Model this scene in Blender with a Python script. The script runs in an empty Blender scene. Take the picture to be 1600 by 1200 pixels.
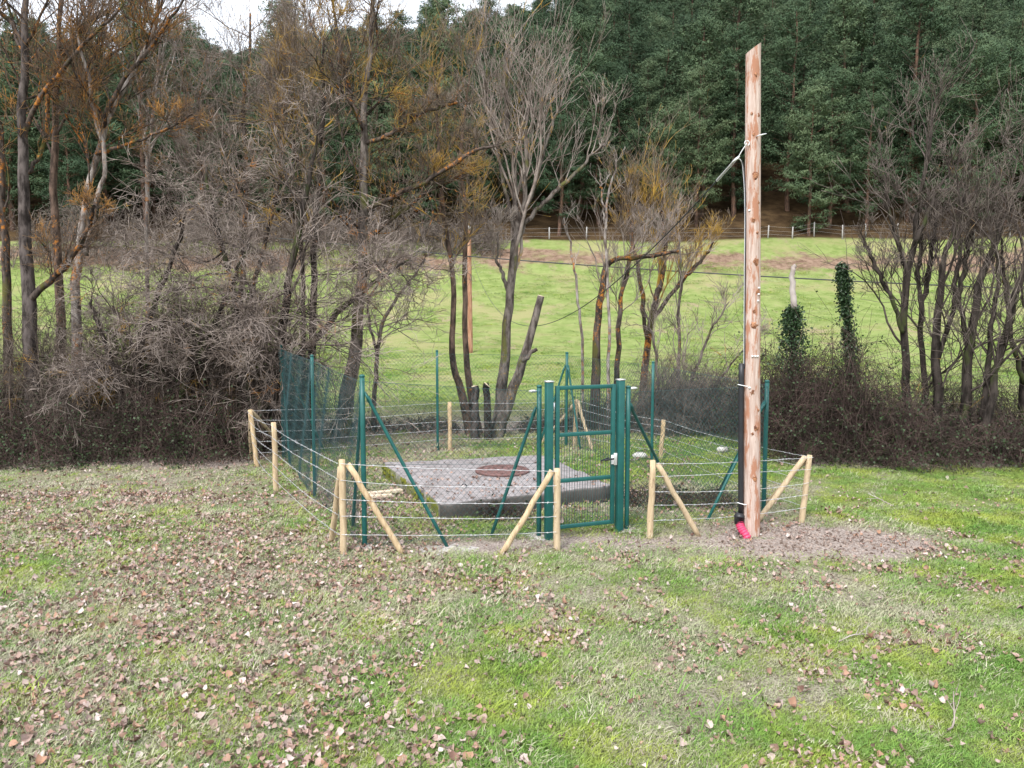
import bpy, math, random
import numpy as np
from mathutils import Vector

# ------------------------------------------------------------------ camera, sky, sun, exposure
sc = bpy.context.scene
COL = sc.collection
F_PX, CAM_H, PITCH = 1244.0, 2.7, math.atan(107 / 1244.0)
cam_d = bpy.data.cameras.new('camera'); cam = bpy.data.objects.new('camera', cam_d); COL.objects.link(cam)
cam.location = (0, 0, CAM_H); cam.rotation_euler = (math.pi / 2 - PITCH, 0, 0)
cam_d.sensor_width = 36; cam_d.lens = 36 * F_PX / 1600; cam_d.clip_start = 0.05; cam_d.clip_end = 4000
sc.camera = cam

SUN_EL, SUN_AZ = math.radians(52), math.radians(205)      # azimuth clockwise from +Y: sun behind the camera
world = bpy.data.worlds.new('World'); sc.world = world; world.use_nodes = True
wn = world.node_tree.nodes; wl = world.node_tree.links
bg = wn['Background']
sky = wn.new('ShaderNodeTexSky'); sky.sky_type = 'NISHITA'; sky.sun_disc = False
sky.sun_elevation = SUN_EL; sky.sun_rotation = SUN_AZ; sky.air_density = 1.0; sky.dust_density = 6.0; sky.ozone_density = 1.0
hs = wn.new('ShaderNodeHueSaturation'); hs.inputs['Saturation'].default_value = 0.22
mx = wn.new('ShaderNodeMix'); mx.data_type = 'RGBA'; mx.inputs[0].default_value = 0.62
mx.inputs[7].default_value = (8.3, 8.9, 9.9, 1)            # the even cloud layer
wl.new(sky.outputs[0], hs.inputs['Color']); wl.new(hs.outputs[0], mx.inputs[6]); wl.new(mx.outputs[2], bg.inputs['Color'])
bg.inputs['Strength'].default_value = 0.105
sun_d = bpy.data.lights.new('sun', 'SUN'); sun = bpy.data.objects.new('sun', sun_d); COL.objects.link(sun)
sun_d.energy = 1.5; sun_d.angle = math.radians(13); sun_d.color = (1.0, 0.985, 0.96)
sdir = Vector((math.sin(SUN_AZ) * math.cos(SUN_EL), math.cos(SUN_AZ) * math.cos(SUN_EL), math.sin(SUN_EL)))
sun.rotation_euler = sdir.to_track_quat('Z', 'Y').to_euler()
sc.view_settings.view_transform = 'Standard'; sc.view_settings.look = 'None'; sc.view_settings.gamma = 1
sc.view_settings.exposure = 1.22
sc.cycles.max_bounces = 3; sc.cycles.transparent_max_bounces = 4; sc.cycles.diffuse_bounces = 2; sc.cycles.glossy_bounces = 1

# ------------------------------------------------------------------ places: pixel of the photo -> point of the place
CP, SP = math.cos(PITCH), math.sin(PITCH)
def ray(px, py):
    a, b = (px - 800) / F_PX, (600 - py) / F_PX
    return np.array([a, CP + b * SP, -SP + b * CP])
def G(px, py, z=0.0):
    r = ray(px, py); t = (z - CAM_H) / r[2]
    return np.array([0, 0, CAM_H]) + r * t
def P(px, py, Y):
    r = ray(px, py); return np.array([0, 0, CAM_H]) + r * (Y / r[1])
def ztop(base, py):
    k = (600 - py) / F_PX
    return CAM_H + base[1] * (k * CP - SP) / (CP + k * SP)
def pxm(Y): return Y / F_PX            # metres per photo pixel at depth Y

# ------------------------------------------------------------------ noise
def _hash(ix, iy, s):
    h = (ix.astype(np.int64) * 374761393 + iy.astype(np.int64) * 668265263 + s * 2147483647 * 13) & 0xffffffff
    h = ((h ^ (h >> 13)) * 1274126177) & 0xffffffff
    h = h ^ (h >> 16)
    return (h & 0xffffff) / float(0xffffff)
def vnoise(x, y, s=0):
    x = np.asarray(x, float); y = np.asarray(y, float)
    ix, iy = np.floor(x), np.floor(y); fx, fy = x - ix, y - iy
    fx = fx * fx * (3 - 2 * fx); fy = fy * fy * (3 - 2 * fy)
    a, b = _hash(ix, iy, s), _hash(ix + 1, iy, s); c, d = _hash(ix, iy + 1, s), _hash(ix + 1, iy + 1, s)
    return (a * (1 - fx) + b * fx) * (1 - fy) + (c * (1 - fx) + d * fx) * fy
def fbm(x, y, s=0, o=4):
    v, a, t = 0, 1.0, 0
    for k in range(o):
        v = v + a * vnoise(np.asarray(x) * 2 ** k, np.asarray(y) * 2 ** k, s + k); t += a; a *= .5
    return v / t
def sstep(a, b, x):
    t = np.clip((np.asarray(x, float) - a) / (b - a), 0, 1); return t * t * (3 - 2 * t)

def H(x, y):
    x = np.asarray(x, float); y = np.asarray(y, float)
    near = 0.07 * (fbm(x * .5, y * .5, 3, 3) - .5) + 0.05 * (fbm(x * 3, y * 3, 5, 3) - .5)
    near = near * (1 - sstep(60, 90, y))
    ditch = -0.55 * sstep(18.6, 20.2, y) * (1 - sstep(21.2, 23.5, y)) * sstep(-9, -5, x)
    s = np.clip(y - 24, 0, 52)
    field = 6.4e-5 * s ** 3
    slope = 0.285 + 0.15 * sstep(-38, 35, x) - 0.035 * sstep(90, 170, x)
    hill = slope * np.clip(y - 76, 0, 205)
    hill = hill - 0.25 * np.clip(y - 300, 0, 400)
    rough = 3.0 * (fbm(x / 30, y / 30, 9, 3) - .5) * sstep(80, 130, y)
    return near + ditch + field + hill + rough

# ------------------------------------------------------------------ materials
def nodes(m): return m.node_tree.nodes, m.node_tree.links
def new_mat(name, rough=0.8, spec=0.2):
    m = bpy.data.materials.new(name); m.use_nodes = True
    b = m.node_tree.nodes['Principled BSDF']; b.inputs['Roughness'].default_value = rough
    b.inputs['Specular IOR Level'].default_value = spec
    return m, b
def rgb(c): return (c[0], c[1], c[2], 1)
def mixc(m, fac, a, b):
    n, l = nodes(m); x = n.new('ShaderNodeMix'); x.data_type = 'RGBA'
    for i, v in ((0, fac), (6, a), (7, b)):
        if isinstance(v, (int, float)): x.inputs[i].default_value = v
        elif isinstance(v, tuple): x.inputs[i].default_value = rgb(v)
        else: l.new(v, x.inputs[i])
    return x.outputs[2]
def noise(m, scale, detail=4, rough=.55, stretch=None, dist=0.0, coord='Object', world_pos=False):
    n, l = nodes(m)
    if world_pos: src = n.new('ShaderNodeNewGeometry').outputs['Position']
    else: src = n.new('ShaderNodeTexCoord').outputs[coord]
    if stretch:
        mp = n.new('ShaderNodeMapping'); mp.inputs['Scale'].default_value = stretch; l.new(src, mp.inputs[0]); src = mp.outputs[0]
    t = n.new('ShaderNodeTexNoise'); t.inputs['Scale'].default_value = scale; t.inputs['Detail'].default_value = detail
    t.inputs['Roughness'].default_value = rough; t.inputs['Distortion'].default_value = dist
    l.new(src, t.inputs['Vector']); return t.outputs[0]
def ramp(m, v, lo, hi):
    n, l = nodes(m); r = n.new('ShaderNodeMapRange'); r.interpolation_type = 'SMOOTHSTEP'
    r.inputs[1].default_value = lo; r.inputs[2].default_value = hi; l.new(v, r.inputs[0]); return r.outputs[0]
def math_n(m, op, a, b):
    n, l = nodes(m); x = n.new('ShaderNodeMath'); x.operation = op
    for i, v in ((0, a), (1, b)):
        if isinstance(v, (int, float)): x.inputs[i].default_value = v
        else: l.new(v, x.inputs[i])
    return x.outputs[0]
def attr(m, name, kind='GEOMETRY'):
    n, l = nodes(m); a = n.new('ShaderNodeAttribute'); a.attribute_type = kind; a.attribute_name = name; return a.outputs['Fac']
def obj_random(m):
    n, l = nodes(m); return n.new('ShaderNodeObjectInfo').outputs['Random']
def bump(m, b, h, strength=.4, dist=.02):
    n, l = nodes(m); x = n.new('ShaderNodeBump'); x.inputs['Strength'].default_value = strength; x.inputs['Distance'].default_value = dist
    l.new(h, x.inputs['Height']); l.new(x.outputs[0], b.inputs['Normal'])
def setc(m, b, c): m.node_tree.links.new(c, b.inputs['Base Color'])

def m_bark(name, base, dark, lichen=None, lo=.55, hi=.68, moss=None, scale=9):
    m, b = new_mat(name, .9, .1)
    n1 = noise(m, scale, 6, .65, (1, 1, .35), world_pos=True)
    c = mixc(m, ramp(m, n1, .35, .65), dark, base)
    n2 = noise(m, 1.6, 4, .6, world_pos=True)
    if moss: c = mixc(m, ramp(m, noise(m, 2.3, 4, .6, (1, 1, .5), world_pos=True), .54, .66), c, moss)
    if lichen: c = mixc(m, ramp(m, math_n(m, 'ADD', math_n(m, 'MULTIPLY', noise(m, 11, 6, .75, world_pos=True), .62), math_n(m, 'MULTIPLY', noise(m, 1.5, 3, .6, world_pos=True), .38)), lo - .01, hi - .03), c, lichen)
    setc(m, b, c); bump(m, b, n1, .7, .02); return m
M = {}
OR, YE = (.43, .17, .035), (.40, .23, .045)
M['bark_grey'] = m_bark('bark_grey', (.13, .108, .10), (.026, .021, .019), OR, .62, .72)
M['bark_lichen'] = m_bark('bark_lichen', (.115, .09, .077), (.022, .018, .015), OR, .53, .64, (.09, .085, .03))
M['bark_rust'] = m_bark('bark_rust', (.16, .11, .085), (.036, .027, .022), OR, .58, .70)
M['bark_dark'] = m_bark('bark_dark', (.065, .053, .046), (.016, .013, .011), YE, .64, .74, (.05, .06, .022))
M['bark_pale'] = m_bark('bark_pale', (.36, .32, .29), (.09, .068, .058), OR, .54, .64)
M['bark_mid'] = m_bark('bark_mid', (.20, .17, .15), (.045, .035, .03), YE, .58, .70, (.10, .10, .035))
def m_twig(name, a, b2, lichen=None, lo=.58, hi=.70):
    m, b = new_mat(name, .85, .15)
    c = mixc(m, ramp(m, noise(m, 2.2, 3, .6, world_pos=True), .35, .65), a, b2)
    if lichen: c = mixc(m, ramp(m, noise(m, 1.3, 5, .7, world_pos=True), lo, hi), c, lichen)
    setc(m, b, c); return m
M['twig_grey'] = m_twig('twig_grey', (.34, .285, .25), (.145, .112, .095), YE, .57, .68)
M['twig_pink'] = m_twig('twig_pink', (.38, .315, .275), (.11, .083, .069), OR, .60, .71)
M['twig_orange'] = m_twig('twig_orange', (.12, .09, .072), (.17, .115, .075), (.40, .20, .05), .49, .62)
M['twig_yellow'] = m_twig('twig_yellow', (.21, .168, .135), (.125, .095, .075), (.42, .26, .055), .49, .62)
M['twig_dark'] = m_twig('twig_dark', (.115, .092, .082), (.045, .035, .030), YE, .66, .76)
M['twig_mauve'] = m_twig('twig_mauve', (.225, .185, .16), (.072, .056, .048), YE, .62, .72)
M['twig_pale'] = m_twig('twig_pale', (.42, .37, .34), (.27, .225, .20), OR, .62, .74)
M['twig_tangle'] = m_twig('twig_tangle', (.19, .152, .125), (.045, .035, .028), YE, .58, .70)
M['bramble_stem'] = m_twig('bramble_stem', (.10, .068, .058), (.032, .024, .020))
def m_leaf(name, cols, rough=.6, spec=.25, trans=0.0):
    m, b = new_mat(name, rough, spec)
    n, l = nodes(m); r = n.new('ShaderNodeValToRGB'); e = r.color_ramp.elements
    while len(e) < len(cols): e.new(.5)
    for i, cc in enumerate(cols): e[i].position = i / (len(cols) - 1); e[i].color = rgb(cc)
    return m, b, r
def m_leaf_pos(name, cols, scale=6, spec=.3, rough=.55):
    m, b, r = m_leaf(name, cols, rough, spec); l = m.node_tree.links
    l.new(ramp(m, noise(m, scale, 3, .7, world_pos=True), .25, .75), r.inputs[0]); setc(m, b, r.outputs[0]); return m
M['ivy_leaf'] = m_leaf_pos('ivy_leaf', [(.012, .026, .010), (.024, .052, .018), (.05, .09, .034)], 14, .4, .45)
M['bramble_leaf'] = m_leaf_pos('bramble_leaf', [(.07, .038, .025), (.022, .038, .014), (.042, .072, .026), (.03, .05, .018), (.065, .045, .028)], 11)
def m_pine(name, a, b2, c3):
    m, b, r = m_leaf(name, [a, b2, c3], .7, .15); l = m.node_tree.links
    n1 = noise(m, .7, 4, .7, world_pos=True)
    v = math_n(m, 'ADD', math_n(m, 'MULTIPLY', ramp(m, n1, .25, .75), .5), math_n(m, 'MULTIPLY', obj_random(m), .5))
    l.new(v, r.inputs[0]); setc(m, b, r.outputs[0]); return m
M['pine_needles'] = m_pine('pine_needles', (.022, .042, .022), (.052, .086, .043), (.115, .150, .075))
M['pine_bark'] = m_bark('pine_bark', (.17, .10, .07), (.055, .04, .033), None, scale=5)

def m_green(name, col):
    m, b = new_mat(name, .42, .4)
    c = mixc(m, ramp(m, noise(m, 7, 5, .65), .35, .75), col, tuple(v * .78 for v in col))
    setc(m, b, c); bump(m, b, noise(m, 60, 2), .05, .002); return m
M['green_paint'] = m_green('green_paint', (.012, .098, .088))
M['green_wire'] = m_green('green_wire', (.035, .082, .088))
m, b = new_mat('galvanised', .42, .5); b.inputs['Metallic'].default_value = .35
setc(m, b, mixc(m, noise(m, 30, 3), (.50, .50, .51), (.72, .72, .74))); M['galvanised'] = m
m, b = new_mat('zinc', .35, .5); b.inputs['Metallic'].default_value = .6
setc(m, b, mixc(m, noise(m, 20, 3), (.6, .6, .6), (.8, .8, .8))); M['zinc'] = m
m, b = new_mat('peeled_wood', .75, .2)
n1 = noise(m, 6, 6, .6, (6, 6, .6)); c = mixc(m, ramp(m, n1, .3, .75), (.40, .28, .155), (.62, .48, .30))
c = mixc(m, ramp(m, noise(m, 9, 5, .7, (2, 2, .6)), .58, .68), c, (.27, .165, .085)); c = mixc(m, math_n(m, 'MULTIPLY', obj_random(m), .45), c, (.42, .36, .27)); c = mixc(m, ramp(m, noise(m, 26, 4, .7, (3, 3, .3)), .62, .70), c, (.17, .10, .055)); setc(m, b, c); bump(m, b, n1, .5, .006); M['peeled_wood'] = m
m, b = new_mat('old_wood', .85, .15)
n1 = noise(m, 6, 6, .6, (6, 6, .6)); c = mixc(m, ramp(m, n1, .3, .75), (.33, .27, .20), (.55, .47, .37)); setc(m, b, c); bump(m, b, n1, .3, .005); M['old_wood'] = m
m, b = new_mat('pole_wood', .8, .15)
n1 = noise(m, 9, 7, .65, (5, 5, .35)); c = mixc(m, ramp(m, n1, .32, .72), (.38, .27, .225), (.58, .47, .41))
n2 = noise(m, 3.2, 7, .72, (4.2, 4.2, .75)); c = mixc(m, ramp(m, n2, .50, .58), c, (.36, .175, .11))
n3 = noise(m, 7, 5, .7, (4, 4, .5)); c = mixc(m, ramp(m, n3, .66, .72), c, (.16, .06, .03))
c = mixc(m, ramp(m, noise(m, 20, 4, .7, (7, 7, .12)), .60, .72), c, (.27, .16, .11))
setc(m, b, c); bump(m, b, n1, .5, .008); M['pole_wood'] = m
m, b = new_mat('far_pole_wood', .8, .15); setc(m, b, mixc(m, ramp(m, noise(m, 4, 5, .6, (3, 3, .4)), .35, .65), (.26, .12, .07), (.42, .24, .16))); M['far_pole_wood'] = m
m, b = new_mat('knot_wood', .7, .2); c = mixc(m, ramp(m, noise(m, 22, 6, .8), .40, .60), (.11, .04, .02), (.40, .19, .10)); c = mixc(m, ramp(m, noise(m, 35, 5, .8), .55, .7), c, (.55, .38, .29)); setc(m, b, c); bump(m, b, noise(m, 40, 5, .8), .8, .01); M['knot_wood'] = m
m, b = new_mat('cut_wood', .8, .1); c = mixc(m, ramp(m, noise(m, 14, 4, .7), .35, .65), (.52, .40, .28), (.70, .60, .47)); setc(m, b, c); M['cut_wood'] = m
m, b = new_mat('black_plastic', .45, .4); setc(m, b, mixc(m, noise(m, 12, 3), (.014, .014, .016), (.03, .03, .034))); M['black_plastic'] = m
m, b = new_mat('pink_plastic', .45, .4); setc(m, b, mixc(m, noise(m, 14, 4), (.52, .03, .10), (.68, .08, .17))); M['pink_plastic'] = m
m, b = new_mat('white_plastic', .5, .4); setc(m, b, mixc(m, noise(m, 14, 3), (.68, .68, .68), (.80, .80, .80))); M['white_plastic'] = m
m, b = new_mat('cable_black', .5, .4); setc(m, b, mixc(m, noise(m, 5, 3), (.018, .019, .022), (.04, .042, .048))); M['cable_black'] = m
m, b = new_mat('concrete', .9, .15)
n1 = noise(m, 7, 8, .7, world_pos=True); c = mixc(m, ramp(m, n1, .3, .7), (.19, .17, .166), (.325, .298, .295))
c = mixc(m, ramp(m, noise(m, 1.7, 6, .65, world_pos=True), .55, .68), c, (.145, .12, .11))
c = mixc(m, ramp(m, noise(m, 55, 4, .7, world_pos=True), .60, .70), c, (.09, .078, .072))
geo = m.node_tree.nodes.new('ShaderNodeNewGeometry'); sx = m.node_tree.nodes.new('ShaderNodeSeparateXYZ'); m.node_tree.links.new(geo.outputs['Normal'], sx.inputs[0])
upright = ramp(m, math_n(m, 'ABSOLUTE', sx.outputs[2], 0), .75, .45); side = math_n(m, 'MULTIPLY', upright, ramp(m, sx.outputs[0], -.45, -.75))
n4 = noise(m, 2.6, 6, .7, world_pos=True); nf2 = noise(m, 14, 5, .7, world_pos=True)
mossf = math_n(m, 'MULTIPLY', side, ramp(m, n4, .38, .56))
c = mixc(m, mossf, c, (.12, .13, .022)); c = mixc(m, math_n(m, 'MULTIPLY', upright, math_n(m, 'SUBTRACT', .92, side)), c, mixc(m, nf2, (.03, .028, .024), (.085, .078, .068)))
setc(m, b, c); bump(m, b, noise(m, 45, 5, .7, world_pos=True), .5, .01); M['concrete'] = m
m, b = new_mat('fresh_concrete', .9, .1); c = mixc(m, ramp(m, noise(m, 9, 7, .75), .38, .62), (.22, .19, .165), (.46, .43, .41)); setc(m, b, c); bump(m, b, noise(m, 40, 4), .5, .01); M['fresh_concrete'] = m
m, b = new_mat('rusty_iron', .8, .3); c = mixc(m, ramp(m, noise(m, 15, 6, .7), .3, .7), (.10, .05, .044), (.19, .11, .10)); setc(m, b, c); bump(m, b, noise(m, 60, 3), .5, .004); M['rusty_iron'] = m
m, b = new_mat('moss', 1, .05); c = mixc(m, ramp(m, noise(m, 20, 5, .7, world_pos=True), .3, .7), (.075, .085, .015), (.20, .20, .035)); setc(m, b, c); bump(m, b, noise(m, 80, 4), 1, .01); M['moss'] = m
m, b = new_mat('stake_concrete', .9, .1); setc(m, b, mixc(m, noise(m, 6, 4), (.26, .245, .23), (.42, .40, .38))); M['stake_concrete'] = m
m, b = new_mat('stone', .9, .1); setc(m, b, mixc(m, noise(m, 9, 5), (.40, .38, .35), (.64, .62, .58))); M['stone'] = m

# ground: thatch, green, bare earth, bracken and forest floor laid out by attributes
m, b = new_mat('ground', .95, .05)
nf = noise(m, 38, 6, .7, world_pos=True); nm = noise(m, 4.5, 5, .65, world_pos=True); nb = noise(m, .35, 5, .6, world_pos=True)
thatch = mixc(m, ramp(m, nf, .35, .65), (.10, .085, .055), (.36, .325, .25))
green = mixc(m, ramp(m, nf, .35, .65), (.06, .095, .02), (.20, .25, .065))
green = mixc(m, ramp(m, nm, .42, .66), green, (.185, .20, .075))
c = mixc(m, ramp(m, math_n(m, 'ADD', attr(m, 'lush'), math_n(m, 'MULTIPLY', math_n(m, 'SUBTRACT', nm, .5), .9)), .25, .75), thatch, green)
fg1 = mixc(m, ramp(m, noise(m, 1.1, 8, .72, world_pos=True), .33, .67), (.135, .185, .05), (.225, .265, .095))
fg = mixc(m, ramp(m, noise(m, .2, 7, .7, world_pos=True), .47, .64), fg1, (.25, .24, .11))
fg = mixc(m, ramp(m, noise(m, .5, 6, .7, (1, .5, 1), world_pos=True), .56, .70), fg, (.27, .215, .14))
c = mixc(m, attr(m, 'meadow'), c, fg)
earth = mixc(m, ramp(m, nf, .35, .65), (.17, .135, .115), (.42, .355, .315))
earth = mixc(m, ramp(m, noise(m, 17, 5, .7, world_pos=True), .56, .68), earth, (.085, .058, .044))
c = mixc(m, ramp(m, math_n(m, 'ADD', attr(m, 'dirt'), math_n(m, 'MULTIPLY', math_n(m, 'SUBTRACT', nm, .5), .8)), .3, .7), c, earth)
brk = mixc(m, ramp(m, noise(m, 1.5, 7, .75, world_pos=True), .35, .65), (.12, .075, .052), (.26, .18, .13))
c = mixc(m, ramp(m, math_n(m, 'ADD', attr(m, 'bracken'), math_n(m, 'MULTIPLY', math_n(m, 'SUBTRACT', noise(m, .3, 6, .7, world_pos=True), .5), 1.9)), .30, .72), c, brk)
ff = mixc(m, ramp(m, noise(m, .6, 6, .7, world_pos=True), .35, .65), (.035, .022, .012), (.085, .055, .028))
c = mixc(m, ramp(m, math_n(m, 'ADD', attr(m, 'forest'), math_n(m, 'MULTIPLY', math_n(m, 'SUBTRACT', noise(m, .3, 6, .7, world_pos=True), .5), .6)), .35, .65), c, ff)
setc(m, b, c); bump(m, b, nf, .8, .03); M['ground'] = m
m, b = new_mat('grass_blade', .6, .25)
dry = attr(m, 'dry', 'INSTANCER'); rn = obj_random(m)
g = mixc(m, rn, (.07, .18, .02), (.18, .31, .045)); g = mixc(m, ramp(m, noise(m, 1.2, 4, .6, world_pos=True), .42, .66), g, (.27, .33, .04))
g = mixc(m, ramp(m, noise(m, 9, 5, .7, world_pos=True), .52, .70), g, (.10, .13, .03))
c = mixc(m, dry, g, mixc(m, rn, (.30, .27, .175), (.47, .44, .33))); setc(m, b, c)
M['grass_blade'] = m
m, b, r = m_leaf('dead_leaf', [(.11, .055, .04), (.40, .285, .24), (.21, .12, .09), (.47, .375, .335), (.20, .145, .125), (.35, .20, .13), (.34, .245, .21), (.58, .50, .46)], .75, .15)
l = m.node_tree.links; l.new(obj_random(m), r.inputs[0])
c = mixc(m, math_n(m, 'MULTIPLY', ramp(m, noise(m, 3, 4, .7), .45, .7), .6), r.outputs[0], (.30, .205, .17)); setc(m, b, c); M['dead_leaf'] = m

# ------------------------------------------------------------------ mesh helpers
def mesh_np(name, V, Fq, mat, smooth=False):
    """V (n,3); Fq list of int arrays, each (k,3) or (k,4)"""
    me = bpy.data.meshes.new(name); V = np.asarray(V, np.float32)
    me.vertices.add(len(V)); me.vertices.foreach_set('co', V.ravel())
    Fq = [np.asarray(f, np.int32) for f in Fq if len(f)]
    loops = np.concatenate([f.ravel() for f in Fq]); tot = np.concatenate([np.full(len(f), f.shape[1], np.int32) for f in Fq])
    start = np.concatenate([[0], np.cumsum(tot)[:-1]]).astype(np.int32)
    me.loops.add(len(loops)); me.loops.foreach_set('vertex_index', loops)
    me.polygons.add(len(tot)); me.polygons.foreach_set('loop_start', start)
    if smooth: me.polygons.foreach_set('use_smooth', np.ones(len(tot), bool))
    me.update(calc_edges=True)
    if mat is not None: me.materials.append(M[mat] if isinstance(mat, str) else mat)
    return me
def link(name, me, parent=None, kind=None):
    o = bpy.data.objects.new(name, me); COL.objects.link(o)
    if parent is not None: o.parent = parent
    if kind: o['kind'] = kind
    return o
def tag(o, label=None, cat=None, group=None, kind=None):
    if label: o['label'] = label
    if cat: o['category'] = cat
    if group: o['group'] = group
    if kind: o['kind'] = kind
    return o
def thing(name, loc, label, cat, group=None):
    o = bpy.data.objects.new(name, None); o.empty_display_size = .2; COL.objects.link(o); o.location = loc
    return tag(o, label, cat, group)
class MB:
    """collects geometry in world space; build() moves it to the parent's frame"""
    def __init__(s): s.V = []; s.Q = []; s.T = []; s.n = 0
    def add(s, V, Q=None, T=None):
        V = np.asarray(V, float).reshape(-1, 3)
        s.V.append(V)
        if Q is not None and len(Q): s.Q.append(np.asarray(Q, np.int64) + s.n)
        if T is not None and len(T): s.T.append(np.asarray(T, np.int64) + s.n)
        s.n += len(V); return s
    def tubes(s, pts, rad, sides=3, caps=False):
        """pts (M,n,3), rad (M,n)"""
        pts = np.asarray(pts, float); rad = np.asarray(rad, float)
        if pts.ndim == 2: pts = pts[None]; rad = rad.reshape(1, -1)
        Mn, n = pts.shape[:2]
        if Mn == 0: return s
        tan = np.gradient(pts, axis=1); tan /= np.linalg.norm(tan, axis=2, keepdims=True) + 1e-12
        ov = pts[:, -1] - pts[:, 0]; k = np.argmin(np.abs(ov), axis=1); ref = np.eye(3)[k][:, None, :]
        u = np.cross(tan, ref); u /= np.linalg.norm(u, axis=2, keepdims=True) + 1e-12
        v = np.cross(tan, u)
        a = np.arange(sides) * 2 * np.pi / sides
        ring = pts[:, :, None, :] + rad[:, :, None, None] * (u[:, :, None, :] * np.cos(a)[None, None, :, None] + v[:, :, None, :] * np.sin(a)[None, None, :, None])
        idx = np.arange(Mn * n * sides).reshape(Mn, n, sides)
        a0 = idx[:, :-1, :]; a1 = np.roll(a0, -1, axis=2); b0 = idx[:, 1:, :]; b1 = np.roll(b0, -1, axis=2)
        Q = np.stack([a0, a1, b1, b0], axis=-1).reshape(-1, 4)
        V = ring.reshape(-1, 3); T = None
        if caps:
            cen = np.concatenate([pts[:, 0], pts[:, -1]]); base = len(V); V = np.concatenate([V, cen])
            i0 = base + np.arange(Mn); i1 = base + Mn + np.arange(Mn); T = []
            for j in range(sides):
                k2 = (j + 1) % sides
                T.append(np.stack([i0, idx[:, 0, k2], idx[:, 0, j]], 1)); T.append(np.stack([i1, idx[:, -1, j], idx[:, -1, k2]], 1))
            T = np.concatenate(T)
        return s.add(V, Q, T)
    def box(s, c, ax, ay, az):
        c = np.asarray(c, float); ax, ay, az = (np.asarray(t, float) for t in (ax, ay, az))
        V = [c + i * ax + j * ay + k * az for k in (-1, 1) for j in (-1, 1) for i in (-1, 1)]
        return s.add(V, [[0, 2, 3, 1], [4, 5, 7, 6], [0, 1, 5, 4], [2, 6, 7, 3], [0, 4, 6, 2], [1, 3, 7, 5]])
    def build(s, name, mat, parent=None, kind=None, smooth=False, label=None):
        V = np.concatenate(s.V)
        if parent is not None:
            off = np.array(parent.location)
            if parent.parent is not None: off = off + np.array(parent.parent.location)
            V = V - off
        me = mesh_np(name, V, ([np.concatenate(s.Q)] if s.Q else []) + ([np.concatenate(s.T)] if s.T else []), mat, smooth)
        o = link(name, me, parent, kind)
        if label: o['label'] = label
        return o
def bevel(o, w, seg=2):
    md = o.modifiers.new('bevel', 'BEVEL'); md.width = w; md.segments = seg; md.limit_method = 'ANGLE'; return o
def line(a, b, n): t = np.linspace(0, 1, n)[:, None]; return np.asarray(a) * (1 - t) + np.asarray(b) * t
def smooth_path(p, n):
    """Catmull-Rom through rows of p (any columns), n samples"""
    p = np.asarray(p, float); k = len(p)
    if k == 2: return line(p[0], p[1], n)
    e = np.concatenate([[2 * p[0] - p[1]], p, [2 * p[-1] - p[-2]]])
    t = np.linspace(0, k - 1 - 1e-9, n); i = t.astype(int); f = (t - i)[:, None]
    a, b_, c_, d = e[i], e[i + 1], e[i + 2], e[i + 3]
    return .5 * (2 * b_ + (c_ - a) * f + (2 * a - 5 * b_ + 4 * c_ - d) * f ** 2 + (3 * b_ - a - 3 * c_ + d) * f ** 3)

# ------------------------------------------------------------------ the ground, the meadow behind, the hillside
def spread(a, b, n, p): return a + (b - a) * np.linspace(0, 1, n) ** p
xs = np.concatenate([-spread(16, 900, 44, 2.6)[::-1], np.arange(-15.85, 15.9, .16), spread(16, 900, 44, 2.6)])
ys = np.concatenate([-spread(.5, 300, 16, 2.5)[::-1], np.arange(0, 2.5, .5), np.arange(2.5, 23.0, .16), spread(23.1, 86, 60, 1.25), spread(87.5, 330, 70, 1.2), spread(340, 1500, 14, 1.6)])
def masks(x, y):
    n1 = fbm(x * .9, y * .9, 21, 4); n2 = fbm(x * .28, y * .28, 31, 4)
    side = sstep(-4, 5, x - .15 * y)                          # greener to the right, leafier to the left
    lush = np.clip(.50 + 1.5 * (n1 - .5) + 1.3 * (n2 - .5) + .65 * (side - .5), 0, 1)
    e1 = np.sqrt(((x - 3.55) / 1.85) ** 2 + ((y - 9.45) / 1.0) ** 2)
    e2 = np.sqrt(((x - 1.2) / 2.6) ** 2 + ((y - 9.35) / .55) ** 2)
    e3 = np.sqrt(((x + .6) / 1.9) ** 2 + ((y - 9.1) / .55) ** 2)
    dirt = np.maximum(np.maximum(1.25 - e1, (1 - e2) * .8), (1 - e3) * .75)
    dirt = np.clip(dirt * 1.25 + .5 * (n1 - .5), 0, 1) * sstep(6.5, 7.6, y) * (1 - sstep(13, 15, y))
    hedge = sstep(13.4, 14.6, y + .0 * x) * (sstep(-4.2, -5.2, x) + sstep(4.6, 5.6, x))
    hedge = np.clip(hedge, 0, 1) * (1 - sstep(21, 23, y)) * .8
    bank = .55 * sstep(17.5, 18.5, y) * (1 - sstep(22, 23.5, y))
    dirt = np.maximum(dirt, np.maximum(hedge, bank))
    lush = lush * (1 - .6 * dirt)
    meadow = sstep(21.5, 24, y)
    top = 72.5 + 4 * fbm(x * .06, y * 0, 41, 3)
    brk = sstep(-6, -1.5, y - top) * (1 - sstep(.5, 3.5, y - top)) * (.66 + 1.3 * (fbm(x * .12, y * .25, 45, 3) - .5))
    forest = sstep(2.5, 6.5, y - top)
    return lush, dirt, meadow, np.clip(brk, 0, 1), forest
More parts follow.
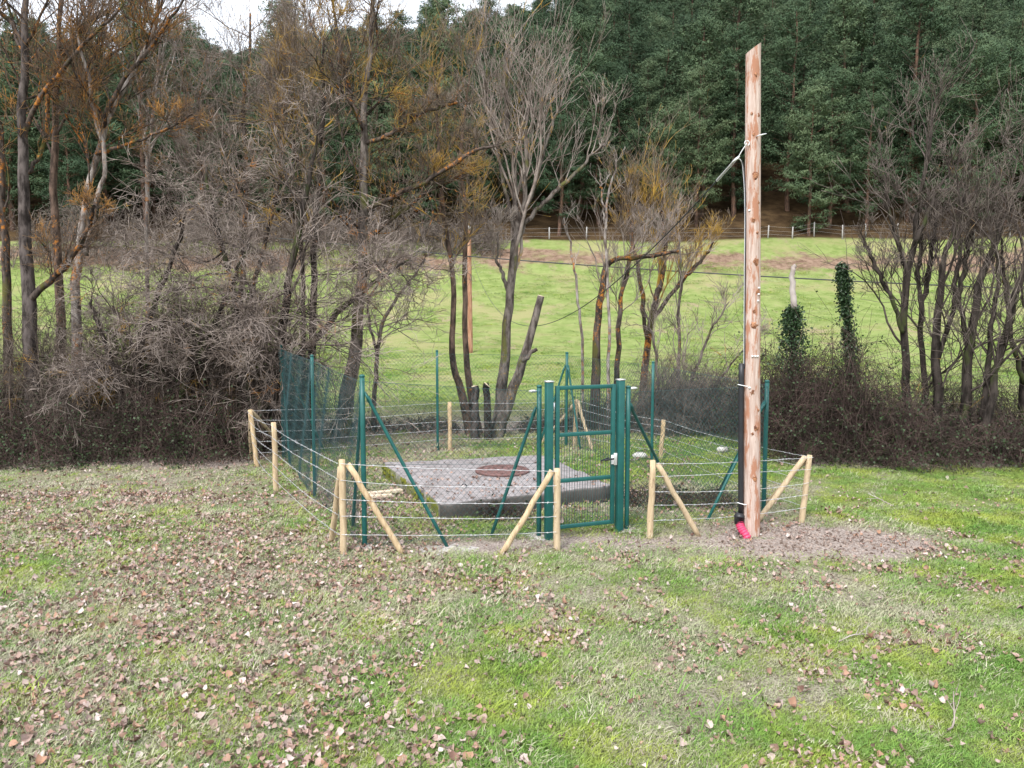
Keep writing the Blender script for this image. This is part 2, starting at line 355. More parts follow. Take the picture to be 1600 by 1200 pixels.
def sheet(name, j0, j1):
    X, Y = np.meshgrid(xs, ys[j0:j1]); V = np.stack([X, Y, H(X, Y)], -1).reshape(-1, 3)
    r, c_ = X.shape; i = np.arange(r * c_).reshape(r, c_)
    Q = np.stack([i[:-1, :-1], i[:-1, 1:], i[1:, 1:], i[1:, :-1]], -1).reshape(-1, 4)
    me = mesh_np(name, V, [Q], 'ground', True)
    for nme, v in zip(('lush', 'dirt', 'meadow', 'bracken', 'forest'), masks(X.ravel(), Y.ravel())):
        me.attributes.new(nme, 'FLOAT', 'POINT').data.foreach_set('value', np.asarray(v, np.float32))
    return tag(link(name, me), kind='structure')
jA = int(np.searchsorted(ys, 23.05)); jB = int(np.searchsorted(ys, 86.5))
sheet('ground', 0, jA + 1); sheet('meadow', jA, jB + 1); sheet('hillside', jB, len(ys))

# ------------------------------------------------------------------ tree growing
def unit(v): return v / (np.linalg.norm(v, axis=-1, keepdims=True) + 1e-12)
def grow(rng, start, d, length, r0, r1, n, wander=.25, up=.05, kink=0.0):
    Mn = len(start); pts = np.empty((Mn, n, 3)); pts[:, 0] = start; d = unit(d); step = (length / (n - 1))[:, None]
    drift = rng.normal(0, kink, (Mn, 3)) if kink else 0
    for k in range(1, n):
        d = unit(d + rng.normal(0, wander, (Mn, 3)) + np.array([0, 0, up]) + drift)
        pts[:, k] = pts[:, k - 1] + d * step
    t = np.linspace(0, 1, n)[None]; rad = r0[:, None] * (1 - t) + r1[:, None] * t
    return pts, rad
def spawn(rng, pts, rad, k, t0, t1, ang, lenf, radf, n, wander=.25, up=.06, rmin=.0022, lmin=.1, upd=.25, flat=None, kink=0.0):
    """children for every parent; lenf = (lo,hi) fraction of the parent's length"""
    Mn, pn = pts.shape[:2]
    L = np.linalg.norm(np.diff(pts, axis=1), axis=2).sum(1)
    ii = np.repeat(np.arange(Mn), k); Mk = len(ii)
    t = rng.uniform(t0, t1, Mk); f = t * (pn - 1); i = np.minimum(f.astype(int), pn - 2); w = (f - i)
    s = pts[ii, i] * (1 - w)[:, None] + pts[ii, i + 1] * w[:, None]
    r = rad[ii, i] * (1 - w) + rad[ii, i + 1] * w
    tan = unit(pts[ii, i + 1] - pts[ii, i])
    rnd = unit(np.cross(tan, rng.normal(0, 1, (Mk, 3))))
    a = np.radians(rng.normal(ang[0], ang[1], Mk))[:, None]
    d = tan * np.cos(a) + rnd * np.sin(a); d[:, 2] += upd
    length = np.maximum(L[ii] * rng.uniform(lenf[0], lenf[1], Mk) * (1.15 - .55 * t), lmin)
    r0 = np.maximum(np.minimum(np.minimum(r * .8, r * radf), .0095 * length + .002), rmin)
    return grow(rng, s, d, length, r0, np.full(Mk, rmin), n, wander, up, kink)
def stem_from(px_pts, Y, n=22, jit=.018, seed=0, dy=0.0, zbase=None):
    """px_pts rows (px, py, width_px); a stem at depth Y leaning by dy over its height"""
    rng = np.random.default_rng(seed); q = smooth_path(px_pts, n); out = []
    for k, (a, b2, w) in enumerate(q):
        yy = Y + dy * k / (n - 1); p = P(a, b2, yy); out.append([*p, max(w * (.76 if w > 8 else .95), 1.2) * pxm(yy) / 2])
    out = np.array(out); out[1:, :3] += rng.normal(0, jit, (n - 1, 3))
    if zbase is not None and out[0, 2] > zbase: out = np.concatenate([[[out[0, 0], out[0, 1], zbase, out[0, 3] * 1.25]], out])
    return out
TRI = [0]
def tree(name, label, cat, stems, seed, mats, lv1=(10, .25, 1.0), l1=(.18, .40), a1=(48, 14), k2=7, k3=6, k4=0, up=.06, upd=.3, wander=.2,
         l2=(.34, .74), l3=(.42, .95), l4=(.45, .9), group=None, limbs=(), rmin=.0036, sides=8, r1f=.5, extra=None, a2=(42, 15)):
    """stems: arrays (n,4) x,y,z,r. limbs: traced big branches, same format"""
    rng = np.random.default_rng(seed)
    base = np.array([stems[0][0, 0], stems[0][0, 1], 0.0]); base[2] = float(H(base[0], base[1]))
    root = thing(name, base, label, cat, group)
    tr = MB(); P1, R1 = [], []
    for s in stems:
        s = s.copy()
        if base[2] - .05 < s[0, 2] < base[2] + .9: s = np.concatenate([[[s[0, 0], s[0, 1], float(H(s[0, 0], s[0, 1])) - .1, s[0, 3] * 1.3]], s])
        q = smooth_path(s, max(28, len(s))); tr.tubes(q[:, :3], q[:, 3], sides, True)
        P1.append(smooth_path(s[:, :3], 20)); R1.append(smooth_path(s[:, 3:4], 20)[:, 0])
    tr.build('trunk', mats[0], root, smooth=True)
    LP, LR = [], []
    for s in limbs:
        LP.append(smooth_path(s[:, :3], 20)); LR.append(smooth_path(s[:, 3:4], 20)[:, 0])
    P1, R1 = np.array(P1), np.array(R1)
    p, r = spawn(rng, P1, R1, lv1[0], lv1[1], lv1[2], a1, l1, r1f, 9, wander, up, .004, .5, upd)
    br = MB(); br.tubes(p, r, 5)
    if LP:
        LP, LR = np.array(LP), np.array(LR); br.tubes(LP, LR, 6)
        lp, lr = spawn(rng, LP, LR, lv1[0], .15, 1, a1, (.2, .45), .5, 9, wander, up, .004, .4, upd); br.tubes(lp, lr, 5)
        p = np.concatenate([p, lp]); r = np.concatenate([r, lr])
    p2, r2 = spawn(rng, p, r, k2, .12, 1, a2, l2, .62, 6, wander, up, rmin, .25, upd)
    e2 = p2[:, 3]; gap = fbm(e2[:, 0] * 1.3 + e2[:, 1] * .7, e2[:, 2] * 1.3, seed, 3); kp = rng.uniform(0, 1, len(p2)) < sstep(.28, .50, gap) * .82 + .18
    p2, r2 = p2[kp], r2[kp]; br.tubes(p2, r2, 4)
    bo = br.build('branches', mats[1], root, kind='stuff', smooth=True)
    tw = MB(); p3, r3 = spawn(rng, p2, r2, k3, .1, 1, (40, 16), l3, .7, 4, wander, up, rmin, .12, upd * .7); tw.tubes(p3, r3, 3)
    if k4:
        p4, r4 = spawn(rng, p3, r3, k4, .1, 1, (40, 18), l4, .8, 3, wander, up, rmin * .9, .07, upd * .5); tw.tubes(p4, r4, 3)
    tw.build('twigs', mats[2], root, kind='stuff')
    return root
S = stem_from

# ------------------------------------------------------------------ the bare trees of the hedgerow
GB = 'bare trees of the hedgerow'
tree('bare_tree', 'thin dark bare trunk at the far left edge of the picture', 'tree',
     [S([(16, 660, 20), (12, 520, 18), (8, 360, 15), (-4, 200, 12), (-12, 60, 8), (-16, -60, 4)], 17.2, seed=1)], 101, ('bark_lichen', 'bark_lichen', 'twig_orange'), lv1=(12, .3, 1), k2=7, k3=5, group=GB)
tree('bare_tree', 'tall thick grey trunk with a dark crooked low limb, near the left edge', 'tree',
     [S([(54, 660, 33), (46, 480, 27), (38, 330, 22), (36, 200, 18), (38, 100, 15), (40, 20, 12), (44, -70, 8), (50, -140, 4)], 16.0, seed=2)], 102,
     ('bark_grey', 'bark_lichen', 'twig_orange'), lv1=(14, .45, 1), k2=8, k3=7, group=GB,
     limbs=[S([(48, 468, 15), (75, 440, 14), (105, 412, 12), (128, 380, 10), (140, 350, 8), (150, 320, 5)], 16.0, dy=-.4, seed=3),
            S([(38, 215, 12), (55, 165, 10), (95, 110, 8), (140, 60, 6), (190, 10, 4)], 16.0, dy=-.6, seed=4),
            S([(42, 90, 9), (22, 40, 8), (2, 20, 7), (-30, -10, 4)], 16.0, dy=.4, seed=5),
            S([(40, 270, 10), (66, 230, 9), (84, 120, 7), (110, 70, 6), (150, 20, 4)], 16.0, dy=.6, seed=6)])
tree('bare_tree', 'straight bare trunk with rusty bark, second to the right of the thick grey trunk', 'tree',
     [S([(98, 660, 22), (94, 480, 18), (86, 300, 15), (88, 170, 13), (92, 70, 9), (98, -20, 6), (104, -90, 3)], 17.8, seed=7)], 103,
     ('bark_rust', 'bark_lichen', 'twig_orange'), lv1=(13, .35, 1), k2=8, k3=7, group=GB,
     limbs=[S([(88, 190, 9), (110, 140, 8), (150, 80, 6), (172, 0, 4)], 17.8, dy=.5, seed=8)])
tree('bare_tree', 'leaning trunk with bright orange lichen and a big limb slanting to the right', 'tree',
     [S([(124, 660, 24), (118, 500, 20), (124, 390, 17), (138, 300, 14), (156, 230, 13), (176, 170, 12), (212, 110, 9), (240, 50, 6), (262, -30, 3)], 16.6, seed=9),
      S([(134, 400, 12), (142, 360, 10), (154, 300, 9), (166, 262, 9), (158, 215, 8), (144, 165, 7), (138, 120, 6), (128, 85, 5), (122, 50, 4)], 16.3, seed=10)], 104,
     ('bark_pale', 'bark_lichen', 'twig_orange'), lv1=(13, .35, 1), k2=8, k3=8, group=GB,
     limbs=[S([(162, 200, 9), (172, 160, 8), (210, 105, 7), (260, 40, 5), (300, -20, 3)], 16.5, dy=-.4, seed=11),
            S([(150, 240, 7), (200, 225, 5), (250, 205, 4), (300, 180, 3)], 16.5, dy=-.6, seed=12)])
tree('bare_tree', 'slim pale grey forked trunk between the lichen trees and the hawthorn tangle', 'tree',
     [S([(234, 660, 10), (230, 480, 9), (229, 330, 8), (230, 250, 7), (238, 190, 5), (246, 110, 4), (250, 40, 2)], 18.6, seed=13),
      S([(230, 250, 5), (222, 190, 4), (217, 150, 3), (222, 110, 2)], 18.6, seed=14)], 105,
     ('bark_pale', 'twig_pale', 'twig_pink'), lv1=(10, .4, 1), k2=6, k3=5, group=GB)
# tangled hawthorns
tree('hawthorn_tree', 'dense grey tangle of hawthorn on several leaning dark trunks, beside the fence', 'tree',
     [S([(392, 720, 26), (418, 610, 22), (440, 530, 19), (452, 430, 15), (470, 340, 11), (486, 260, 7), (500, 200, 3)], 15.8, seed=15),
      S([(380, 720, 20), (385, 600, 16), (372, 490, 13), (350, 400, 10), (330, 320, 6), (320, 260, 3)], 15.9, seed=16),
      S([(398, 700, 18), (440, 590, 16), (490, 530, 14), (548, 470, 11), (600, 430, 6), (640, 405, 3)], 15.7, dy=.6, seed=17)], 106,
     ('bark_dark', 'twig_dark', 'twig_pink'), lv1=(16, .2, 1), l1=(.22, .46), a1=(62, 20), k2=8, k3=6, k4=3, up=-.01, upd=.12, wander=.30, rmin=.0043, group=GB)
tree('hawthorn_tree', 'wide low hawthorn of arching grey twigs behind the bramble bank', 'tree',
     [S([(232, 720, 22), (225, 640, 20), (215, 560, 16), (240, 480, 12), (270, 400, 8), (290, 330, 4)], 15.6, seed=18),
      S([(262, 720, 16), (290, 600, 14), (330, 520, 11), (360, 450, 8), (390, 380, 4)], 15.7, seed=19),
      S([(218, 715, 14), (185, 600, 12), (160, 520, 9), (140, 470, 4)], 15.6, seed=20)], 107,
     ('bark_dark', 'twig_dark', 'twig_grey'), lv1=(15, .25, 1), l1=(.28, .5), a1=(62, 20), k2=8, k3=6, k4=3, up=-.03, upd=.05, wander=.32, rmin=.0043, group=GB)
tree('bare_tree', 'bushy bare tree with a pinkish mass of fine twigs above the hawthorn tangle', 'tree',
     [S([(366, 700, 16), (372, 540, 14), (380, 400, 11), (384, 280, 9), (380, 180, 7), (388, 90, 5), (392, 20, 3)], 18.0, seed=21),
      S([(372, 560, 12), (400, 430, 10), (430, 320, 8), (440, 220, 6), (452, 120, 4), (460, 60, 2)], 18.2, seed=22),
      S([(376, 500, 10), (350, 400, 8), (318, 300, 6), (310, 200, 4), (316, 120, 2)], 18.1, seed=23)], 108,
     ('bark_lichen', 'twig_grey', 'twig_pink'), lv1=(16, .35, 1), l1=(.2, .42), k2=9, k3=7, k4=2, upd=.3, group=GB)
tree('bare_tree', 'slender pair of straight dark trunks just behind the left end of the mesh fence', 'tree',
     [S([(488, 720, 20), (486, 600, 17), (490, 480, 15), (492, 380, 12), (498, 270, 9), (505, 150, 6), (508, 60, 3)], 17.0, seed=24),
      S([(474, 720, 12), (472, 560, 10), (474, 440, 9), (468, 320, 7), (456, 200, 5), (450, 110, 3)], 17.3, seed=25)], 109,
     ('bark_dark', 'twig_yellow', 'twig_yellow'), lv1=(14, .4, 1), l1=(.2, .4), k2=8, k3=7, group=GB)
tree('bare_tree', 'tall leaning trunk seen through the mesh, long yellow-lichen limbs reaching right', 'tree',
     [S([(528, 720, 42), (538, 640, 34), (552, 560, 27), (562, 480, 23), (567, 390, 20), (567, 290, 17), (568, 190, 14), (574, 110, 11), (580, 40, 8), (586, -40, 5)], 16.9, seed=26)], 110,
     ('bark_mid', 'bark_lichen', 'twig_yellow'), lv1=(20, .42, 1), l1=(.16, .34), k2=9, k3=8, upd=.2, group=GB,
     limbs=[S([(566, 330, 11), (620, 305, 10), (660, 285, 9), (700, 262, 8), (735, 238, 6), (768, 228, 3)], 16.9, dy=-.7, seed=27),
            S([(568, 225, 10), (600, 215, 9), (640, 190, 8), (670, 172, 6), (715, 160, 4)], 16.9, dy=-.4, seed=28),
            S([(568, 200, 8), (545, 140, 7), (530, 60, 5), (518, 0, 3)], 16.9, dy=.4, seed=29),
            S([(566, 380, 8), (610, 345, 6), (670, 300, 5), (730, 275, 3)], 16.9, dy=.5, seed=30)])
tree('bare_tree', 'small crooked sapling with spreading twigs, just right of the tall leaning trunk', 'tree',
     [S([(584, 640, 8), (590, 560, 7), (600, 500, 6), (640, 440, 4), (665, 405, 3)], 18.6, seed=31),
      S([(590, 560, 5), (575, 480, 4), (600, 420, 3), (610, 380, 2)], 18.6, seed=32)], 111,
     ('bark_mid', 'twig_grey', 'twig_pink'), lv1=(12, .3, 1), l1=(.3, .5), a1=(58, 16), k2=6, k3=5, upd=.1, group=GB)
# centre clump
tree('bare_tree', 'twin slim rusty trunks leaning out of the centre clump, left of the two stumps', 'tree',
     [S([(736, 680, 24), (720, 610, 16), (706, 560, 13), (708, 480, 11), (706, 420, 10), (694, 350, 8), (690, 280, 7), (684, 200, 5), (680, 120, 3)], 17.9, seed=33),
      S([(748, 680, 20), (733, 600, 14), (727, 510, 11), (726, 410, 10), (727, 320, 8), (720, 240, 7), (728, 160, 4), (732, 110, 2)], 18.1, seed=34)], 112,
     ('bark_rust', 'twig_yellow', 'twig_yellow'), lv1=(13, .48, 1), l1=(.2, .42), k2=8, k3=7, upd=.35, group=GB)
tree('bare_tree', 'vase-shaped grey tree of many upright stems in the centre, behind the gate', 'tree',
     [S([(778, 690, 36), (784, 620, 25), (789, 540, 19), (798, 450, 17), (806, 380, 16), (806, 320, 10), (800, 240, 9), (792, 160, 6), (794, 80, 3)], 18.0, seed=35),
      S([(806, 385, 8), (818, 330, 7), (822, 270, 8), (824, 190, 6), (838, 110, 3)], 18.0, dy=-.4, seed=36),
      S([(808, 372, 8), (832, 335, 7), (868, 300, 7), (905, 262, 5), (945, 225, 3)], 18.0, dy=.3, seed=37),
      S([(806, 365, 7), (835, 290, 6), (850, 230, 6), (870, 180, 4), (890, 120, 2)], 18.0, dy=-.5, seed=38),
      S([(804, 360, 7), (788, 290, 6), (776, 220, 5), (762, 150, 4), (760, 90, 2)], 18.0, dy=.4, seed=39),
      S([(800, 470, 7), (786, 430, 6), (776, 400, 4), (780, 360, 2)], 18.0, dy=-.3, seed=40)], 113,
     ('bark_mid', 'twig_grey', 'twig_grey'), lv1=(7, .35, 1), l1=(.35, .7), a1=(28, 12), k2=7, k3=5, up=.08, upd=.4, wander=.15, group=GB, a2=(34, 13))
def stub(name, label, cat, pts, Y, seed, mat='bark_mid', sides=12):
    s = S(pts, Y, n=14, seed=seed, jit=.008); base = s[0, :3].copy(); base[2] = float(H(base[0], base[1]))
    root = thing(name, base, label, cat); s = np.concatenate([[[s[0, 0], s[0, 1], base[2] - .15, s[0, 3] * 1.2]], s])
    mb = MB(); mb.tubes(s[:, :3], s[:, 3], sides); mb.build('trunk', mat, root, smooth=True)
    d = unit(s[-1, :3] - s[-3, :3]); cf = MB(); cf.tubes(np.array([s[-1, :3] - d * .004, s[-1, :3] + d * .012]), np.array([s[-1, 3] * 1.0, s[-1, 3] * .96]), sides, True)
    cf.build('cut_face', 'cut_wood', root); return root
o = stub('cut_trunk', 'leaning trunk sawn off at head height with a pale cut end, centre clump', 'tree', [(772, 690, 32), (797, 620, 23), (813, 575, 19), (830, 520, 16), (846, 462, 14)], 17.6, 41, 'bark_mid')
mb = MB(); mb.tubes(S([(816, 565, 12), (828, 553, 10), (838, 545, 8)], 17.55, n=8, seed=42)[:, :3], np.linspace(.06, .04, 8), 8, True); mb.build('branch_stub', 'bark_mid', o, smooth=True)
stub('tree_stump', 'short grey stump with a jagged pale top, left of its neighbour, centre clump', 'stump', [(742, 690, 20), (742, 640, 17), (743, 604, 15)], 17.4, 43, 'bark_grey')
stub('tree_stump', 'darker knobbly stump beside the sawn trunk, centre clump', 'stump', [(762, 692, 18), (762, 640, 15), (760, 608, 14), (761, 602, 17)], 17.3, 44, 'bark_dark')
# right of the centre
tree('bare_tree', 'crooked dark tree bending right at field height, left of the utility pole', 'tree',
     [S([(926, 690, 24), (930, 600, 20), (934, 520, 15), (940, 450, 13), (952, 412, 11), (990, 402, 9), (1030, 398, 7), (1060, 392, 4)], 19.6, seed=45),
      S([(958, 690, 14), (965, 560, 11), (970, 470, 9), (985, 400, 6), (990, 340, 3)], 19.9, seed=46)], 114,
     ('bark_lichen', 'twig_grey', 'twig_grey'), lv1=(13, .35, 1), l1=(.18, .36), a1=(40, 14), k2=7, k3=5, upd=.45, up=.1, group=GB)
tree('willow_tree', 'willow with a fuzzy ochre head of upright shoots, left of the utility pole', 'tree',
     [S([(1000, 690, 18), (1008, 580, 15), (1018, 500, 13), (1030, 450, 11), (1040, 400, 9), (1036, 340, 6), (1032, 280, 3)], 21.0, seed=47),
      S([(1018, 500, 9), (1056, 450, 8), (1092, 410, 6), (1116, 380, 3)], 21.0, seed=48),
      S([(1012, 540, 9), (1000, 440, 7), (985, 360, 5), (978, 300, 3)], 21.1, seed=49)], 115,
     ('bark_lichen', 'twig_yellow', 'twig_yellow'), lv1=(18, .35, 1), l1=(.24, .5), a1=(36, 14), k2=7, k3=5, up=.10, upd=.5, wander=.16, group=GB, a2=(28, 10))
tree('bare_tree', 'thin grey dead sapling with two bare prongs, left of the ochre willow', 'tree',
     [S([(950, 640, 6), (952, 500, 5), (948, 400, 4.5), (946, 330, 4), (958, 280, 3), (962, 250, 2)], 18.8, seed=50),
      S([(948, 360, 3), (941, 310, 3), (938, 270, 2)], 18.8, seed=51)], 116, ('bark_pale', 'twig_pale', 'twig_pale'), lv1=(5, .4, 1), l1=(.06, .16), k2=2, k3=1, group=GB)
tree('bare_tree', 'broken pale dead stem leaning left above the enclosure, between vase tree and willow', 'tree',
     [S([(912, 640, 5), (908, 520, 4.5), (900, 440, 4), (892, 390, 3.5), (880, 340, 2.5)], 19.0, seed=52)], 117, ('bark_pale', 'twig_pale', 'twig_pale'), lv1=(4, .5, 1), l1=(.05, .12), k2=2, k3=1, group=GB)
tree('bare_tree', 'young multi-stemmed bush of thin bare rods directly left of the utility pole', 'tree',
     [S([(1062, 700, 7), (1060, 600, 6), (1062, 500, 5), (1064, 430, 4), (1060, 370, 2)], 20.2, seed=53),
      S([(1055, 690, 6), (1080, 600, 5), (1110, 520, 4), (1140, 470, 2)], 20.0, seed=54),
      S([(1050, 690, 6), (1030, 600, 5), (1020, 530, 4), (1005, 470, 2)], 20.3, seed=55),
      S([(1066, 690, 6), (1100, 630, 5), (1150, 560, 3), (1190, 530, 2)], 19.8, seed=56)], 118,
     ('bark_mid', 'twig_grey', 'twig_grey'), lv1=(11, .25, 1), l1=(.2, .4), a1=(32, 12), k2=6, k3=5, upd=.35, group=GB)
# right side
tree('bare_tree', 'dark tree with upright pale shoots and a limb bending left, beside the ivy column', 'tree',
     [S([(1414, 720, 20), (1416, 600, 17), (1412, 500, 15), (1418, 430, 14), (1430, 370, 11), (1440, 300, 8), (1452, 230, 5), (1458, 180, 2)], 15.8, seed=57),
      S([(1412, 520, 10), (1395, 470, 9), (1378, 435, 8), (1362, 400, 6), (1345, 370, 3)], 15.7, seed=58),
      S([(1420, 440, 8), (1405, 390, 7), (1392, 340, 5), (1380, 270, 3)], 15.9, seed=59),
      S([(1432, 380, 8), (1455, 320, 6), (1480, 270, 4), (1500, 220, 2)], 15.6, seed=60)], 119,
     ('bark_dark', 'twig_dark', 'twig_mauve'), lv1=(11, .2, 1), l1=(.2, .48), a1=(34, 14), k2=6, k3=5, up=.07, upd=.36, wander=.17, group=GB, a2=(34, 13))
tree('bare_tree', 'slim dark forked trunk between the thicker right-hand trees', 'tree',
     [S([(1446, 720, 14), (1442, 600, 12), (1440, 500, 11), (1450, 430, 10), (1460, 370, 7), (1462, 310, 3)], 16.2, seed=61),
      S([(1442, 500, 9), (1434, 440, 8), (1440, 380, 6), (1432, 330, 3)], 16.2, seed=62)], 120,
     ('bark_dark', 'twig_dark', 'twig_mauve'), lv1=(11, .15, 1), l1=(.24, .6), a1=(38, 16), k2=6, k3=5, up=.06, upd=.33, wander=.19, group=GB)
tree('bare_tree', 'ivy-footed dark trunk with many steep branches, right-hand hedgerow', 'tree',
     [S([(1464, 720, 24), (1464, 620, 20), (1462, 540, 17), (1468, 460, 14), (1480, 390, 10), (1500, 330, 6), (1512, 290, 3)], 15.5, seed=63),
      S([(1466, 560, 10), (1490, 480, 9), (1498, 400, 6), (1520, 340, 3)], 15.5, seed=64)], 121,
     ('bark_dark', 'twig_dark', 'twig_mauve'), lv1=(11, .15, 1), l1=(.24, .6), a1=(38, 16), k2=6, k3=5, up=.06, upd=.33, wander=.19, group=GB)
tree('bare_tree', 'thick dark trunk leaning right with a mauve haze of twigs, right-hand hedgerow', 'tree',
     [S([(1506, 730, 26), (1510, 620, 21), (1516, 540, 18), (1530, 460, 15), (1548, 390, 12), (1575, 330, 8), (1600, 280, 4)], 15.2, seed=65),
      S([(1516, 560, 11), (1500, 470, 9), (1510, 400, 7), (1530, 320, 3)], 15.4, seed=66)], 122,
     ('bark_dark', 'twig_dark', 'twig_mauve'), lv1=(11, .15, 1), l1=(.24, .6), a1=(38, 16), k2=6, k3=5, up=.06, upd=.33, wander=.19, group=GB)
tree('bare_tree', 'mauve-twigged tree spreading from low forks, second from the right edge', 'tree',
     [S([(1530, 730, 18), (1552, 600, 15), (1575, 500, 13), (1598, 420, 10), (1620, 340, 4)], 14.8, seed=67),
      S([(1528, 720, 14), (1540, 600, 12), (1552, 500, 10), (1560, 420, 7), (1556, 350, 3)], 15.0, seed=68)], 123,
     ('bark_dark', 'twig_dark', 'twig_mauve'), lv1=(11, .15, 1), l1=(.24, .6), a1=(38, 16), k2=6, k3=5, up=.06, upd=.33, wander=.19, group=GB)
tree('bare_tree', 'twiggy dark tree half cut off by the right edge of the picture', 'tree',
     [S([(1604, 740, 24), (1600, 620, 20), (1608, 520, 17), (1612, 420, 12), (1604, 330, 7), (1606, 260, 3)], 15.6, seed=69),
      S([(1600, 600, 11), (1580, 520, 9), (1570, 440, 6), (1566, 370, 3)], 15.5, seed=70)], 124,
     ('bark_dark', 'twig_dark', 'twig_mauve'), lv1=(11, .15, 1), l1=(.24, .6), a1=(38, 16), k2=6, k3=5, up=.06, upd=.33, wander=.19, group=GB)

# ------------------------------------------------------------------ ivy, brambles, bushes
def leaves(rng, C, size, aspect=.8, droop=.5):
    """small folded leaf (4 verts, 2 tris) at each centre"""
    n = len(C); d = unit(rng.normal(0, 1, (n, 3)) + np.array([0, 0, -droop])); w = unit(np.cross(d, rng.normal(0, 1, (n, 3)))); nn = np.cross(d, w)
    s = (size * rng.uniform(.6, 1.3, n))[:, None]
    V = np.stack([C, C + d * s * .5 + w * s * aspect * .5 + nn * s * .12, C + d * s, C + d * s * .5 - w * s * aspect * .5 + nn * s * .12], 1)
    i = np.arange(n)[:, None] * 4
    return V.reshape(-1, 3), np.concatenate([i + [0, 1, 2], i + [0, 2, 3]])
def ivy_column(label, pts, Y, seed, n, size=.055):
    rng = np.random.default_rng(seed); s = S(pts, Y, n=16, seed=seed, jit=.01)
    base = s[0, :3].copy(); base[2] = float(H(base[0], base[1])); root = thing('ivy_clad_trunk', base, label, 'tree')
    s2 = np.concatenate([[[s[0, 0], s[0, 1], base[2] - .1, s[0, 3]]], s]); mb = MB(); mb.tubes(s2[:, :3], s2[:, 3] * .28, 8, True); mb.build('trunk', 'bark_dark', root, smooth=True)
    t = rng.uniform(0, len(s) - 1.01, n); i = t.astype(int); f = (t - i)[:, None]; c = s[i, :3] * (1 - f) + s[i + 1, :3] * f; r = s[i, 3] * (1 - f[:, 0]) + s[i + 1, 3] * f[:, 0]
    lump = .35 + 1.3 * vnoise(c[:, 2] * 5, rng.integers(0, 5, n) * 7.3, seed)
    off = unit(rng.normal(0, 1, (n, 3)) * [1, 1, .5]) * (r * lump * rng.uniform(.15, 1.15, n) ** .5)[:, None]
    V, T = leaves(rng, c + off, size); mb = MB(); mb.add(V, None, T); mb.build('ivy', 'ivy_leaf', root, kind='stuff'); return root
ivy_column('dead trunk wrapped in dark green ivy, standing like a column right of the utility pole', [(1330, 640, 26), (1330, 570, 28), (1326, 520, 24), (1320, 470, 27), (1318, 435, 30), (1317, 412, 14)], 16.4, 201, 5200)
o = ivy_column('pale broken snag smothered low down by ivy, first right of the utility pole', [(1246, 720, 50), (1244, 640, 56), (1240, 560, 56), (1238, 510, 46), (1240, 480, 22)], 16.0, 202, 4600)
mb = MB(); s = S([(1240, 520, 15), (1240, 470, 13), (1238, 430, 11), (1242, 412, 6)], 16.0, n=12, seed=9); mb.tubes(s[:, :3], s[:, 3], 8, True); mb.build('snag', 'twig_pale', o, smooth=True)
def thicket(name, label, cat, x0, x1, y0, y1, hmax, n, seed, stem='bramble_stem', leaf='bramble_leaf', nl=4000, arch=.9, front=None, rst=.0042, ltw=(.7, 1.6), group=None, rows=3):
    """arching stems over an area of ground"""
    rng = np.random.default_rng(seed); root = thing(name, ((x0 + x1) / 2, (y0 + y1) / 2, float(H((x0 + x1) / 2, (y0 + y1) / 2))), label, cat, group)
    x = rng.uniform(x0, x1, n); y = rng.uniform(y0, y1, n)
    prof = (.10 + 1.35 * fbm(x * 1.1, y * 1.1, seed, 3)) * np.sqrt(np.clip(1 - (2 * (x - (x0 + x1) / 2) / (x1 - x0)) ** 6, .05, 1)) * np.sqrt(np.clip(1.0 - np.abs(2 * (y - (y0 + y1) / 2) / (y1 - y0)) ** 3, .08, 1))
    hh = hmax * prof; a = rng.uniform(0, 2 * np.pi, n); L = rng.uniform(*ltw, n) * (.5 + .5 * prof)
    t = np.linspace(0, 1, 6)[None]; px_ = x[:, None] + np.cos(a)[:, None] * L[:, None] * (t - .2); py_ = y[:, None] + np.sin(a)[:, None] * L[:, None] * (t - .2) * .7
    z = H(x, y)[:, None] + hh[:, None] * rng.uniform(.35, 1.1, n)[:, None] * np.sin(np.pi * (.02 + arch * t)) ** .8
    p = np.stack([px_, py_, z], -1) + rng.normal(0, .035, (n, 6, 3))
    mb = MB(); mb.tubes(p, np.full((n, 6), rst) * np.linspace(1.2, .6, 6)[None] * rng.uniform(.7, 1.5, n)[:, None], 3)
    p2, r2 = spawn(rng, p, np.full((n, 6), rst), rows, .15, 1, (55, 20), (.15, .45), .8, 3, .3, -.02, rst * .65, .1, .1); mb.tubes(p2, r2, 3)
    mb.build('stems', stem, root, kind='stuff')
    if nl:
        q = np.concatenate([p.reshape(-1, 3), p2.reshape(-1, 3)]); q = q[rng.integers(0, len(q), nl)] + rng.normal(0, .03, (nl, 3))
        q[:, 2] = np.maximum(q[:, 2], H(q[:, 0], q[:, 1]) + .02)
        V, T = leaves(rng, q, .05); mb = MB(); mb.add(V, None, T); mb.build('leaves', leaf, root, kind='stuff')
    return root
thicket('bramble_bank', 'low reddish bramble bank at the far left, below the lichen-covered trunks', 'brambles', -11.6, -7.6, 13.7, 16.6, 1.15, 1100, 301, nl=9000)
thicket('bramble_bank', 'dark bramble bank below the hawthorn tangle, ending at the barbed wire corner', 'brambles', -8.0, -4.9, 14.2, 17.0, 1.2, 1000, 302, nl=8000)
thicket('scrub_tangle', 'dark tangled scrub standing over the bramble bank, below the slim pale forked trunk', 'scrub', -10.8, -7.2, 15.6, 17.6, 3.4, 900, 320, 'twig_tangle', nl=1500, ltw=(1.2, 3.0), rows=5)
thicket('scrub_tangle', 'dark ivy-flecked scrub tangle around the hawthorn trunks, left of the mesh fence', 'scrub', -8.0, -4.7, 15.8, 17.8, 4.8, 1100, 321, 'twig_tangle', nl=3200, ltw=(1.2, 3.0), rows=5)
